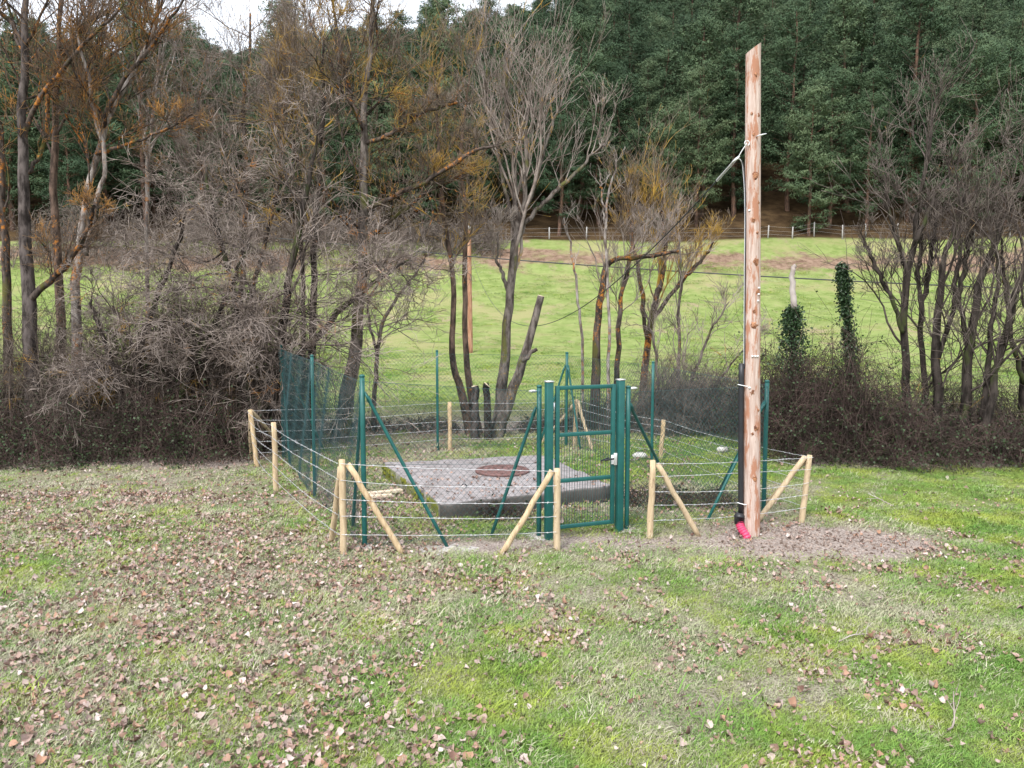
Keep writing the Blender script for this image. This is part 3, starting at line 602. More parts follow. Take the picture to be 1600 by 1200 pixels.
thicket('scrub_tangle', 'dark tangle of rods and dead canes between the trunks at the right edge', 'scrub', 7.4, 11.8, 15.4, 17.4, 2.4, 450, 322, 'twig_tangle', nl=700, ltw=(1.0, 2.6), rows=4)
thicket('bramble_bank', 'brown bramble heap under the ivy-smothered snag, right of the utility pole', 'brambles', 4.9, 7.2, 14.3, 17.6, 2.5, 1200, 303, nl=9000, ltw=(1.0, 2.2))
thicket('bramble_bank', 'low brown bramble bank along the mown grass beneath the right-hand trees', 'brambles', 6.6, 11.2, 13.6, 16.2, 1.0, 1300, 304, nl=8000)
thicket('twiggy_bush', 'domed dark leafless bush behind the right end of the mesh fence', 'bush', 3.0, 5.4, 17.4, 19.4, 1.75, 1000, 305, 'twig_mauve', nl=400, ltw=(.6, 1.2), rows=4)
thicket('undergrowth', 'dark weedy undergrowth behind the fence between sawn trunk and gate', 'undergrowth', .2, 3.2, 18.0, 20.0, .9, 600, 306, 'twig_dark', nl=1800, ltw=(.5, 1.1))
thicket('undergrowth', 'thin brown undergrowth on the bank behind the back fence, left of the centre clump', 'undergrowth', -4.4, -1.2, 18.0, 20.4, .5, 400, 307, 'twig_dark', nl=900, ltw=(.4, .9))
thicket('undergrowth', 'shadowy dead undergrowth at the foot of the hawthorn trunks', 'undergrowth', -7.2, -4.6, 15.6, 18.2, 1.6, 800, 308, 'twig_dark', nl=900, ltw=(.8, 1.7))
thicket('undergrowth', 'dark dead undergrowth filling the gaps under the right-hand hedgerow trees', 'undergrowth', 7.4, 11.6, 15.4, 17.8, 1.2, 600, 309, 'twig_dark', nl=1200, ltw=(.8, 1.7))
thicket('weed_clump', 'small clump of red-brown weed stems by the slab, in front of the gate-side brace', 'weeds', -.42, .18, 10.2, 10.7, .45, 110, 310, 'bramble_stem', nl=120, ltw=(.2, .5), rst=.0022)
thicket('weed_clump', 'brown dead weeds along the foot of the mesh, right of the gate', 'weeds', 1.6, 3.2, 11.0, 11.6, .35, 260, 311, 'bramble_stem', nl=260, ltw=(.2, .5), rst=.0022)

# ------------------------------------------------------------------ mesh fence round the slab
def post_pts(px, by, ty, tx=None):
    b_ = G(px, by); t_ = b_.copy(); t_[2] = ztop(b_, ty)
    if tx is not None: t_[0] += (tx - px) * pxm(b_[1])
    return b_, t_
CL = {'A': post_pts(570, 857, 589), 'B': post_pts(492, 776, 557), 'C': post_pts(443, 713, 541), 'D': post_pts(684, 703, 549), 'E': post_pts(885, 697, 552),
      'F': post_pts(1018, 738, 567), 'G': post_pts(1193, 800, 597), 'I': post_pts(842, 838, 605), 'J': post_pts(979, 827, 606)}
fence = thing('chain_link_fence', (CL['A'][0][0], CL['A'][0][1], 0), 'green chain-link mesh fence on round posts enclosing the concrete slab', 'fence')
for k, (b_, t_) in CL.items():
    r = .030 if k in 'ACEGIJ' else .026
    mb = MB(); mb.tubes(line(b_ - [0, 0, .25], t_, 5), np.full(5, r), 12, True); po = mb.build('post', 'green_paint', fence, smooth=False)
    mb = MB(); mb.tubes(line(t_ + [0, 0, .0005], t_ + [0, 0, .028], 3), np.array([r * 1.12, r * 1.12, r * .7]), 12, True)
    c_ = mb.build('cap', 'green_paint', None); c_.parent = po; c_.location = -Vector(fence.location)
def brace(top, foot, r=.021):
    d = unit(foot - top); mb = MB(); mb.tubes(np.concatenate([[top - d * .01, top + d * .08], line(top + d * .10, foot + d * .08, 5)]), np.array([r * .7, r * 1.25, r, r, r, r, r]), 10, True)
    br_ = mb.build('brace', 'green_paint', fence)
    mb = MB(); mb.box(top + d * .03, d * .05, unit(np.cross(d, [0, 0, 1.])) * .03, np.array([0, 0, .022])); c_ = mb.build('clamp', 'green_paint', None); c_.parent = br_; c_.location = -Vector(fence.location)
def onpost(k, py):
    b_, t_ = CL[k]; z = ztop(b_, py); return np.array([b_[0], b_[1], z])
def btop(k, py, foot): p = onpost(k, py); d = foot - p; d[2] = 0; return p + unit(d) * .045
for k, py, fx, fy in (('A', 617, 700, 857), ('A', 618, 551, 828), ('C', 560, 453, 724), ('C', 560, 507, 706), ('E', 573, 907, 703), ('E', 573, 842, 698), ('G', 630, 1106, 812), ('G', 630, 1122, 770), ('J', 634, 1062, 790), ('I', 638, 768, 836)):
    f_ = G(fx, fy); brace(btop(k, py, f_), f_)
def mesh_panel(k0, k1, a=.0195):
    (b0, t0), (b1, t1) = CL[k0], CL[k1]; rng = np.random.default_rng(hash(k0 + k1) % 1000 if False else ord(k0) * 31 + ord(k1))
    Lh = np.linalg.norm((b1 - b0)[:2]); nw = int(Lh / (2 * a)); v = 2 * a; h = min(t0[2], t1[2]) - .06; nz = int(h / v) + 1
    j = np.arange(nz); pts = np.empty((nw, nz, 3))
    dirv = (b1 - b0) / Lh; dirv[2] = 0; nrm = np.array([-dirv[1], dirv[0], 0])
    for i in range(nw):
        s_ = (i + .5) * 2 * a + a * np.where((j + i) % 2 == 0, 1, -1) * 1.06; tt = s_ / Lh
        topz = (t0[2] * (1 - tt) + t1[2] * tt) - .05
        z = .03 + (topz - .03) * j / (nz - 1)
        sag = .018 * np.sin(tt * 9 + z * 2) + .012 * np.sin(tt * 23 + z * 5)
        pts[i] = b0[None] + dirv[None] * s_[:, None] + nrm[None] * (sag + .034 + .0025 * np.where((j // 2 + i) % 2 == 0, 1, -1))[:, None]; pts[i, :, 2] = z
    mb = MB(); mb.tubes(pts, np.full((nw, nz), .0023), 3); mb.build('wire_mesh', 'green_wire', fence, kind='stuff')
    for fr in (1.0, .5, .02):
        q = line(b0, b1, 24); q[:, 2] = (line(t0, t1, 24)[:, 2] - .05) * fr + .03 * (1 - fr); q += nrm * .034
        mb = MB(); mb.tubes(q, np.full(24, .0021), 4); mb.build('tension_wire', 'green_wire', fence)
for a_, b_ in (('A', 'B'), ('B', 'C'), ('C', 'D'), ('D', 'E'), ('E', 'F'), ('F', 'G'), ('G', 'J'), ('I', 'A')): mesh_panel(a_, b_)
for k, py, dx in (('J', 607, 1), ('I', 611, -1)):                     # bright wire strainers beside the gate
    p = onpost(k, py); o2 = CL['G' if k == 'J' else 'A'][0] - CL[k][0]; o2[2] = 0; o2 = unit(o2)
    mb = MB(); mb.tubes(line(p + o2 * .03, p + o2 * .13, 4), np.array([.012, .018, .018, .009]), 8, True); mb.build('strainer', 'zinc', fence)
for k in 'AIJG':
    b_ = CL[k][0]; rng = np.random.default_rng(ord(k)); n = 20; a = np.arange(n) * 2 * np.pi / n
    rr = rng.uniform(.10, .19, n); V = [[b_[0] + math.cos(t) * q, b_[1] + math.sin(t) * q, float(H(b_[0] + math.cos(t) * q, b_[1] + math.sin(t) * q)) + .004] for t, q in zip(a, rr)]
    V.append([b_[0], b_[1], float(H(b_[0], b_[1])) + .03]); mb = MB(); mb.add(V, None, [[i, (i + 1) % n, n] for i in range(n)]); mb.build('footing', 'fresh_concrete', fence)
f_ = G(703, 858); rng = np.random.default_rng(5); n = 26; a = np.arange(n) * 2 * np.pi / n; rr = rng.uniform(.14, .33, n)
V = [[f_[0] + math.cos(t) * q * 1.15, f_[1] + math.sin(t) * q, float(H(f_[0] + math.cos(t) * q * 1.15, f_[1] + math.sin(t) * q)) + .003] for t, q in zip(a, rr)] + [[f_[0], f_[1], float(H(f_[0], f_[1])) + .035]]
mb = MB(); mb.add(V, None, [[i, (i + 1) % n, n] for i in range(n)]); mb.build('footing', 'fresh_concrete', fence)

# ------------------------------------------------------------------ gate
gl, gr = G(857, 841), G(967, 829); gh_l, gh_r = ztop(gl, 597), ztop(gr, 594)
gate = thing('garden_gate', (gl[0], gl[1], 0), 'green steel gate with square posts, three rails and thin vertical bars', 'gate')
gd = unit((gr - gl) * [1, 1, 0]); gn = np.array([-gd[1], gd[0], 0])
def gbox(name, p0, p1, w, d_, mat='green_paint', parent=gate, bev=.006):
    p0, p1 = np.asarray(p0, float), np.asarray(p1, float); ax = (p1 - p0) / 2; dd = unit(ax); sd = unit(np.cross(dd, gn)); mb = MB(); mb.box((p0 + p1) / 2, ax, sd * w / 2, gn * d_ / 2)
    o_ = mb.build(name, mat, None); o_.parent = parent
    o_.location = -Vector(gate.location); bevel(o_, bev); return o_
for p_, hgt in ((gl, gh_l), (gr, gh_r)):
    po = gbox('gate_post', p_ - [0, 0, .3], [p_[0], p_[1], hgt], .085, .085)
    mb = MB(); mb.box([p_[0], p_[1], hgt + .008], gd * .047, gn * .047, np.array([0, 0, .0075])); c_ = mb.build('cap', 'white_plastic' if False else 'zinc', None); c_.parent = po
    c_.location = (0, 0, 0)
gw = np.linalg.norm((gr - gl)[:2]); x0, x1 = .085, gw - .075; zb, zt = .10, min(gh_l, gh_r) - .045
def gp(s, z): return gl + gd * s + np.array([0, 0, z])
leaf_o = bpy.data.objects.new('gate_leaf', None); COL.objects.link(leaf_o); leaf_o.parent = gate
for s in (x0 + .025, x1 - .025): gbox('stile', gp(s, zb), gp(s, zt), .05, .045, parent=leaf_o)
for fr in (0, .335, .665, 1.0):
    z = zb + .025 + (zt - zb - .05) * fr; gbox('rail', gp(x0 + .051, z), gp(x1 - .051, z), .046, .042, parent=leaf_o)
nb_ = 19
for i in range(nb_):
    s = x0 + .05 + (x1 - x0 - .1) * (i + 1) / (nb_ + 1); mb = MB(); mb.tubes(line(gp(s, zb + .02), gp(s, zt - .02), 2), np.full(2, .0032), 5)
    o_ = mb.build('bar', 'green_wire', None); o_.parent = leaf_o; o_.location = -Vector(gate.location)
zl = ztop(gr, 716)
lk = gbox('lock_plate', gp(x1 - .004, zl - .075) - gn * .03, gp(x1 - .004, zl + .075) - gn * .03, .045, .02, 'zinc', leaf_o, .003)
gbox('handle_plate', gp(x1 - .045, zl - .06) - gn * .036, gp(x1 - .045, zl + .055) - gn * .036, .035, .012, 'white_plastic', leaf_o, .003)
gbox('handle', gp(x1 - .17, zl + .0) - gn * .065, gp(x1 - .04, zl + .012) - gn * .065, .022, .02, 'black_plastic', leaf_o, .006)
gbox('handle', gp(x1 - .16, zl - .03) + gn * .065, gp(x1 - .04, zl + .002) + gn * .065, .022, .02, 'black_plastic', leaf_o, .006)
for z in (zb + .25, zt - .25):
    mb = MB(); mb.tubes(line(gp(x0 - .022, z - .05), gp(x0 - .022, z + .05), 3), np.full(3, .016), 10, True); o_ = mb.build('hinge', 'zinc', None); o_.parent = leaf_o; o_.location = -Vector(gate.location)

# ------------------------------------------------------------------ barbed wire fence on peeled wooden posts
W = {1: (G(537, 867), 718, None), 2: (G(870, 857), 732, None), 3: (G(1015, 839), 719, 1018), 4: (G(1250, 815), 711, 1262), 5: (G(432, 770), 660, 430), 6: (G(403, 727), 640, 393), 7: (G(703, 702), 628, None), 8: (G(897, 696), 624, 900), 9: (G(1031, 718), 656, 1036)}
bpx = {3: 1015, 4: 1250, 5: 432, 6: 403, 8: 897, 9: 1031}
bf = thing('barbed_wire_fence', (W[1][0][0], W[1][0][1], 0), 'new barbed wire fence on pale peeled wooden posts around the green mesh fence', 'fence')
WT = {}
def log(name, a, b_, r, seed, mat='peeled_wood', parent=bf):
    rng = np.random.default_rng(seed); n = 9; q = line(a, b_, n); q[1:-1] += rng.normal(0, .004, (n - 2, 3)); rr = r * (1 + rng.normal(0, .035, n)); rr[-1] *= .9
    mb = MB(); mb.tubes(q, rr, 12, True); return mb.build(name, mat, parent)
for k, (b_, ty, tx) in W.items():
    t_ = b_.copy(); t_[2] = ztop(b_, ty)
    if tx: t_[0] += (tx - bpx[k]) * pxm(b_[1])
    WT[k] = t_; log('post', b_ - [0, 0, .2], t_, .039 if k < 5 else .042, 400 + k)
for i, (k, fx, fy, drop) in enumerate(((1, 629, 866, .05), (1, 518, 849, .10), (2, 786, 863, .02), (3, 1090, 836, .05), (4, 1184, 815, .02), (4, 1194, 792, .05), (6, 450, 706, .04), (6, 392, 719, .05), (8, 925, 704, .03), (8, 846, 692, .12))):
    f_ = G(fx, fy); t_ = WT[k] - [0, 0, drop]; d = unit((f_ - t_) * [1, 1, 0]); log('brace', t_ + d * .06, f_ + (f_ - t_) * .05, .034, 430 + i)
FR = (.97, .80, .60, .42, .22)
def strand(a, b_, seed, sag=.02, r=.0028):
    rng = np.random.default_rng(seed); L = np.linalg.norm(b_ - a); n = max(20, int(L / .05)); q = line(a, b_, n); t = np.linspace(0, 1, n)
    q[:, 2] -= sag * 4 * t * (1 - t); q += rng.normal(0, .0016, (n, 3)); q[:, 2] += .006 * np.sin(t * L * 2.1 + seed)
    mb = MB(); mb.tubes(q, np.full(n, r), 4)
    nbarb = int(L / .11); i = rng.integers(1, n - 2, nbarb); c = q[i]
    for _ in range(2):
        d = unit(rng.normal(0, 1, (nbarb, 3))) * .017; mb.tubes(np.stack([c - d, c, c + d], 1), np.tile([.0007, .0022, .0007], (nbarb, 1)), 3)
    wd = unit(b_ - a); mb.tubes(np.stack([c - wd * .010, c + wd * .010], 1), np.full((nbarb, 2), .0058), 5)
    mb.build('barbed_wire', 'galvanised', bf)
cen = np.array([0, 13, 0])
for si, (i, j) in enumerate(((1, 2), (3, 4), (1, 5), (5, 6), (6, 7), (7, 8), (8, 9), (9, 4))):
    for w, fr in enumerate(FR):
        a, b_ = W[i][0] * (1 - fr) + WT[i] * fr, W[j][0] * (1 - fr) + WT[j] * fr
        out = unit(((a + b_) / 2 - cen) * [1, 1, 0]) * .05
        strand(a + out, b_ + out, 500 + si * 7 + w, .015 + .012 * ((w * 3 + si) % 4))

# ------------------------------------------------------------------ slab, cover, loose things inside
zs = .22
cs = [G(598, 724, zs), G(690, 788, zs), G(957, 759, zs), G(850, 711, zs)]
slab = thing('concrete_slab', ((cs[0] + cs[2]) / 2 * [1, 1, 0]), 'weathered concrete slab with mossy sides inside the enclosure', 'slab')
rng = np.random.default_rng(77); n = 14; top = []
for k in range(4): top += [line(cs[k], cs[(k + 1) % 4], n + 1)[i] + np.append(rng.normal(0, .012, 2), rng.normal(0, .006)) for i in range(n)]
top = np.array(top); N = len(top); ctr = top.mean(0)
ins = ctr + (top - ctr) * .975; ins[:, 2] += .012; low = top * 1.0; low[:, :2] += rng.normal(0, .01, (N, 2)); low[:, 2] = -.15
mid = top.copy(); mid[:, 2] = .10; mid[:, :2] += rng.normal(0, .012, (N, 2))
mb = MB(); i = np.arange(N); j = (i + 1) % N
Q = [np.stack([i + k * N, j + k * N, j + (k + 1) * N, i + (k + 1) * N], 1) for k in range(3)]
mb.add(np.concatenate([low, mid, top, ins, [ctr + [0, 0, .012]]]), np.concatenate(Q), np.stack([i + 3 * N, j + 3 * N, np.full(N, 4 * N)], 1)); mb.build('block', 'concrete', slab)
for k, (a, b_, cnt) in enumerate(((cs[0], cs[1], 26), (cs[3], cs[0], 5))):        # moss cushions on the edges
    for q in range(cnt):
        t = rng.uniform(0, .85); p = a * (1 - t) + b_ * t; dd = unit(np.cross(b_ - a, [0, 0, 1.])); p = p + dd * .015 * (1 if k < 3 else 0); p[2] = rng.uniform(.06, .22)
        nn_ = 7; th = np.arange(nn_) * 2 * np.pi / nn_; L = unit(b_ - a); V = []
        sz = rng.uniform(.02, .055)
        for rr_, o_ in ((1, -.012), (.75, .006), (.3, .013)): V += [p + L * math.cos(x_) * sz * rr_ * 1.3 + np.array([0, 0, 1]) * math.sin(x_) * sz * rr_ + dd * o_ for x_ in th]
        V.append(p + dd * .015); mbm = MB(); idx = np.arange(nn_); jdx = (idx + 1) % nn_
        mbm.add(V, np.concatenate([np.stack([idx + u_ * nn_, jdx + u_ * nn_, jdx + (u_ + 1) * nn_, idx + (u_ + 1) * nn_], 1) for u_ in range(2)]), np.stack([idx + 2 * nn_, jdx + 2 * nn_, np.full(nn_, 3 * nn_)], 1))
        mbm.build('moss_cushion', 'moss', slab, smooth=True)
pc = G(785, 737, zs + .012); cov = thing('manhole_cover', pc, 'round rusty iron manhole cover lying on the concrete slab', 'manhole cover')
R_ = .43; mb = MB(); z0 = pc[2]
mb.tubes(np.array([pc, pc + [0, 0, .03], pc + [0, 0, .038]]), np.array([R_, R_, R_ * .97]), 40, True); mb.build('plate', 'rusty_iron', cov)
for ring_ in (.36, .25, .14):
    a = np.linspace(0, 2 * np.pi, 41); q = np.stack([pc[0] + np.cos(a) * ring_, pc[1] + np.sin(a) * ring_, np.full(41, pc[2] + .040)], 1); mb = MB(); mb.tubes(q, np.full(41, .009), 5); mb.build('rib', 'rusty_iron', cov)
for k in range(8):
    a = k * math.pi / 4; d = np.array([math.cos(a), math.sin(a), 0]); mb = MB(); mb.tubes(line(pc + d * .15 + [0, 0, .04], pc + d * .35 + [0, 0, .04], 2), np.full(2, .009), 5); mb.build('rib', 'rusty_iron', cov)
p = G(725, 763, zs + .012); ringo = thing('lifting_ring', p, 'small dark lifting ring set near the front of the slab', 'ring')
a = np.linspace(0, 2 * np.pi, 17); q = np.stack([p[0] + .034 * np.cos(a), p[1] + .015 + .012 * np.sin(a), p[2] + .028 + .03 * np.sin(a)], 1); mb = MB(); mb.tubes(q, np.full(17, .009), 6); mb.build('loop', 'black_plastic', ringo)
mb = MB(); mb.box(p + [0, .015, .004], [.035, 0, 0], [0, .025, 0], [0, 0, .006]); mb.build('base', 'stake_concrete', ringo)
for (ax_, ay_, bx_, by_, w, lab) in ((574, 775, 628, 769, .05, 'longer pale timber offcut lying behind the front left mesh post'), (578, 779, 612, 777, .04, 'shorter pale timber offcut lying in front of the longer one')):
    a_, b_ = G(ax_, ay_, .03), G(bx_, by_, .03); t_ = thing('timber_offcut', (a_ + b_) / 2 * [1, 1, 0], lab, 'timber'); mb = MB(); d = unit(b_ - a_); sd = np.cross(d, [0, 0, 1.])
    mb.box((a_ + b_) / 2 + [0, 0, .03], (b_ - a_) / 2, sd * w, [0, 0, .022]); bevel(mb.build('board', 'cut_wood', t_), .004)
def stone(label, px, py, r, seed):
    p = G(px, py); rng = np.random.default_rng(seed); t_ = []
    for i in range(6):
        ph = math.pi * (i + .5) / 6
        for k in range(8):
            th = 2 * math.pi * k / 8; rr = r * rng.uniform(.8, 1.15); t_.append([p[0] + math.sin(ph) * math.cos(th) * rr * 1.4, p[1] + math.sin(ph) * math.sin(th) * rr, p[2] + r * .4 + math.cos(ph) * rr * .7])
    i = np.arange(5)[:, None] * 8; k = np.arange(8)[None]; k2 = (k + 1) % 8
    Q = np.stack([i + k, i + k2, i + 8 + k2, i + 8 + k], -1).reshape(-1, 4); mb = MB(); mb.add(t_, Q, [[0, a, a + 1] for a in range(1, 7)] + [[40, 40 + a + 1, 40 + a] for a in range(1, 7)])
    o_ = mb.build('stone', 'stone', None, smooth=True); tag(o_, label, 'stone')
stone('pale stone lying on the grass behind the gate latch', 1000, 716, .11, 1)
stone('small white pebble at the foot of the utility pole', 1187, 836, .02, 2)
stone('flat pale stone behind the mesh, left of the utility pole', 1128, 706, .10, 3)

# ------------------------------------------------------------------ utility pole with its conduit and cables
pb = G(1174, 835); up_ = thing('utility_pole', pb, 'tall raw wooden utility pole with reddish knots and a slanted top', 'utility pole')
ptz = ztop(pb, 84); lean = np.array([P(1177, 84, pb[1])[0] - pb[0], 0, 0]) / ptz
rng = np.random.default_rng(88); nr, ns = 74, 24; z = np.concatenate([[-.4], np.linspace(0, ptz, nr - 1)]); th = np.arange(ns) * 2 * np.pi / ns
knz = []
KN = [(1177, 278, .045), (1174, 345, .026), (1180, 365, .02), (1177, 410, .038), (1181, 456, .03), (1175, 487, .022), (1176, 508, .036), (1183, 182, .022), (1171, 180, .018), (1178, 120, .02), (1172, 612, .024), (1178, 668, .03), (1172, 676, .02), (1176, 745, .03), (1182, 640, .018), (1174, 212, .024), (1182, 318, .018)]
V = []
for zz in z:
    t = max(zz, 0) / ptz; r = .104 * (1 - t) + .086 * t; c = pb + lean * zz
    for a in th:
        rr = r * (1 + .05 * (fbm(a * 1.3, zz * 1.6, 61, 3) - .5) + .02 * (vnoise(a * 3, zz * 9, 62) - .5)); V.append([c[0] + rr * math.cos(a), c[1] + rr * math.sin(a), zz])
V = np.array(V).reshape(nr, ns, 3)
V[-1, :, 2] = ptz + .06 + (V[-1, :, 0] - V[-1, :, 0].mean()) / .086 * .062          # slanted saw cut, high on the right
V = V.reshape(-1, 3); i = np.arange(nr - 1)[:, None] * ns; k = np.arange(ns)[None]; k2 = (k + 1) % ns
mb = MB(); mb.add(V, np.stack([i + k, i + k2, i + ns + k2, i + ns + k], -1).reshape(-1, 4)); shaft = mb.build('shaft', 'pole_wood', up_, smooth=True)
tv = V[-ns:]; mb = MB(); mb.add(np.concatenate([tv + [0, 0, .001], [tv.mean(0) + [0, 0, .001]]]), None, [[q, (q + 1) % ns, ns] for q in range(ns)]); mb.build('top_cut', 'cut_wood', up_)
def rpole(zz): t = zz / ptz; return .104 * (1 - t) + .086 * t
for (kx, ky, ks) in KN:
    zz = ztop(pb, ky); c = pb + lean * zz; dx = P(kx, ky, pb[1])[0] - c[0]; r = rpole(zz); dx = max(-r * .8, min(r * .8, dx)); a = math.asin(dx / r)
    nrm = np.array([math.sin(a), -math.cos(a), 0]); tx = np.array([math.cos(a), math.sin(a), 0]); p = np.array([c[0], c[1], zz]) + nrm * r
    nk = 10; tt = np.arange(nk) * 2 * np.pi / nk; Vk = []
    irr = rng.uniform(.6, 1.5, nk); ks = ks * 1.35
    for rr_, oo in ((1, -.016), (.8, .002), (.4, .005)): Vk += [p + tx * math.cos(q) * ks * rr_ * .8 * w_ + np.array([0, 0, 1]) * math.sin(q) * ks * rr_ * w_ + nrm * (oo - .35 * (math.cos(q) * ks * rr_ * .8 * w_) ** 2 / .09) for q, w_ in zip(tt, irr)]
    Vk.append(p + nrm * .003); ii = np.arange(nk); jj = (ii + 1) % nk; mb = MB()
    mb.add(Vk, np.concatenate([np.stack([ii + u_ * nk, jj + u_ * nk, jj + (u_ + 1) * nk, ii + (u_ + 1) * nk], 1) for u_ in range(2)]), np.stack([ii + 2 * nk, jj + 2 * nk, np.full(nk, 3 * nk)], 1)); mb.build('knot', 'knot_wood', up_, smooth=True)
def on_pole(px, py, out=.0):
    zz = ztop(pb, py); c = pb + lean * zz; p = np.array([c[0], c[1], zz]); r = rpole(zz); dx = P(px, py, pb[1])[0] - c[0]; dx = max(-r * .97, min(r * .97, dx)); return p + np.array([dx, -math.sqrt(max(r * r - dx * dx, 0)), 0]) + np.array([0, -out, 0])
cx0 = pb + [-.142, -.02, 0]
mb = MB(); q = np.array([cx0 + [0, 0, ztop(pb, 800)], cx0 + lean * 1.2 + [.003, 0, 1.2], cx0 + lean * ztop(pb, 568) + [.008, 0, ztop(pb, 568)]]); mb.tubes(smooth_path(q, 12), np.full(12, .034), 12, True); mb.build('conduit', 'black_plastic', up_, smooth=False)
for py in (602, 786):
    zz = ztop(pb, py); a = np.linspace(0, 2 * np.pi, 33); cxm = cx0[0] + .024 + lean[0] * zz; q = np.stack([cxm + .062 * np.cos(a), cx0[1] - .012 + .034 * np.sin(a) * (1 + .5 * np.cos(a)), zz - .012 * np.cos(a)], 1)
    mb = MB(); mb.tubes(q, np.full(33, .0055), 6); mb.build('cable_tie', 'white_plastic', up_)
for (kx, ky) in ((1172, 556), (1176, 556), (1180, 556), (1183, 450), (1182, 460), (1181, 470), (1168, 330), (1168, 605)):
    p = on_pole(kx, ky); mb = MB(); mb.box(p, [.011, 0, 0], [0, .012, 0], [0, 0, .009]); mb.build('staple', 'white_plastic', up_)
zh = ztop(pb, 214); p = on_pole(1178, 216); mb = MB(); mb.tubes(np.array([p, p + [.01, -.05, 0], p + [.06, -.07, .01], p + [.10, -.06, .02]]), np.array([.009, .008, .007, .006]), 8, True); mb.build('hook', 'zinc', up_)
p = on_pole(1168, 226); eye = p + [-.03, -.02, 0]; a = np.linspace(0, 2 * np.pi, 17); q = np.stack([eye[0] + .028 * np.cos(a), np.full(17, eye[1]), eye[2] + .028 * np.sin(a)], 1); mb = MB(); mb.tubes(q, np.full(17, .007), 6); mb.build('eye_bolt', 'zinc', up_)
# thin down leads stapled along the left of the pole
A0 = P(1151, 248, pb[1] - .06); zt1 = ztop(pb, 300)
dn = [A0, P(1157, 250, pb[1] - .05), P(1161, 265, pb[1] - .03)] + [np.array([pb[0] + lean[0] * zz - rpole(zz) - .008, pb[1] - .02, zz]) for zz in (ztop(pb, 320), 3.2, 2.4, ztop(pb, 575))]
q = smooth_path(dn, 60); mb = MB(); mb.tubes(q, np.full(60, .006), 6); mb.build('down_lead', 'galvanised', up_)
q2 = q[12:] + [.006, -.014, 0]; mb = MB(); mb.tubes(q2, np.full(len(q2), .007), 6); mb.build('down_lead', 'cable_black', up_)
# pink duct at the foot, a thing of its own
pd = pb + [-.15, -.10, 0]; duct = thing('cable_duct', pd * np.array([1, 1, 0]), 'pink corrugated cable duct rising from the soil at the foot of the pole', 'duct')
ztp = ztop(pb, 814); q = smooth_path([pd + [.085, -.02, -.12], pd + [.055, -.02, 0], pd + [.0, .03, ztp * .6], pd + [-.012, .07, ztp]], 50); rr = .052 + .005 * np.cos(np.arange(50) * math.pi)
rr = .051 + .005 * np.where(np.arange(50) % 4 < 2, 1, -1); mb = MB(); mb.tubes(q, rr, 18, True); mb.build('tube', 'pink_plastic', duct, smooth=False)
e = q[-1]; mb = MB(); mb.tubes(np.array([e - [0, .004, .03], e + [0, .01, .05], e + [0.002, .012, .052], e + [.006, .012, .075], e + [.008, .012, .11]]), np.array([.061, .059, .066, .062, .037]), 18, True); mb.build('cap', 'black_plastic', duct)
# the cable from this pole to the far one, with its helical grip
pf = np.array([*P(735, 558, 45.0)]); pf[2] = float(H(pf[0], pf[1]))
zf = ztop(pf, 360)
far = thing('utility_pole', pf, 'distant reddish wooden pole standing alone in the meadow', 'utility pole')
mb = MB(); mb.tubes(line(pf - [0, 0, .3], [pf[0] - .05, pf[1], zf], 12), np.linspace(.15, .115, 12), 12, True); mb.build('shaft', 'far_pole_wood', far, smooth=False)
mb = MB(); mb.tubes(line([pf[0] - .05, pf[1], zf + .002], [pf[0] - .05, pf[1], zf + .25], 3), np.array([.117, .11, .09]), 10, True); mb.build('top_cap', 'stake_concrete', far)
za = ztop(pf, 404); fa = np.array([pf[0] + .12, pf[1] - .05, za])
n = 90; t = np.linspace(0, 1, n)[:, None]; cab = A0 * (1 - t) + fa * t; sagv = 2.8
cab[:, 2] -= 4 * sagv * (t * (1 - t))[:, 0]
oc = thing('overhead_cable', A0, 'slack black cable sagging from the tall pole to the distant pole', 'cable')
mb = MB(); mb.tubes(cab, np.full(n, .009), 6); mb.build('strand', 'cable_black', oc)
gk = cab[0:4]; gi = smooth_path(gk, 60)
gi = np.array([A0 + (cab[3] - A0) * s_ for s_ in np.linspace(0, 1, 60)]) if False else gi
Lg = np.concatenate([[0], np.cumsum(np.linalg.norm(np.diff(gi, axis=0), axis=1))]); sel = Lg < .62; gi = gi[sel]; Lg = Lg[sel]
gi = np.stack([np.interp(np.linspace(0, Lg[-1], 70), Lg, gi[:, c_]) for c_ in range(3)], 1); d = unit(gi[-1] - gi[0]); u = unit(np.cross(d, [0, 0, 1.])); v = np.cross(u, d); ph = np.arange(70) * .9
for s_ in (0, math.pi):
    mb = MB(); mb.tubes(gi + .012 * (u[None] * np.cos(ph + s_)[:, None] + v[None] * np.sin(ph + s_)[:, None]), np.full(70, .006), 5); mb.build('grip_wire', 'zinc', oc)
mb = MB(); mb.tubes(np.array([eye, (eye + A0) / 2, A0 + [.02, 0, .02]]), np.full(3, .006), 6); mb.build('tie_link', 'zinc', oc)
mb = MB(); mb.tubes(np.array([A0 + [-.05, 0, -.04], A0 + [0, 0, .0], A0 + [.035, 0, .03]]), np.array([.011, .016, .010]), 8, True); mb.build('thimble', 'zinc', oc)
a_ = P(430, 372, 62.0); m_ = np.array([pf[0], pf[1] - .2, ztop(pf, 401)]); e_ = P(1900, 462, 34.0)
oc2 = thing('overhead_cable', m_, 'thick black cable crossing the meadow from the distant pole out to the right', 'cable')
q = np.concatenate([line(a_, m_, 30)[:-1], line(m_, e_, 60)]); t = np.linspace(0, 1, 60); q[29:, 2] -= .9 * 4 * t * (1 - t) * .25; mb = MB(); mb.tubes(q, np.full(len(q), .034), 6); mb.build('strand', 'cable_black', oc2)
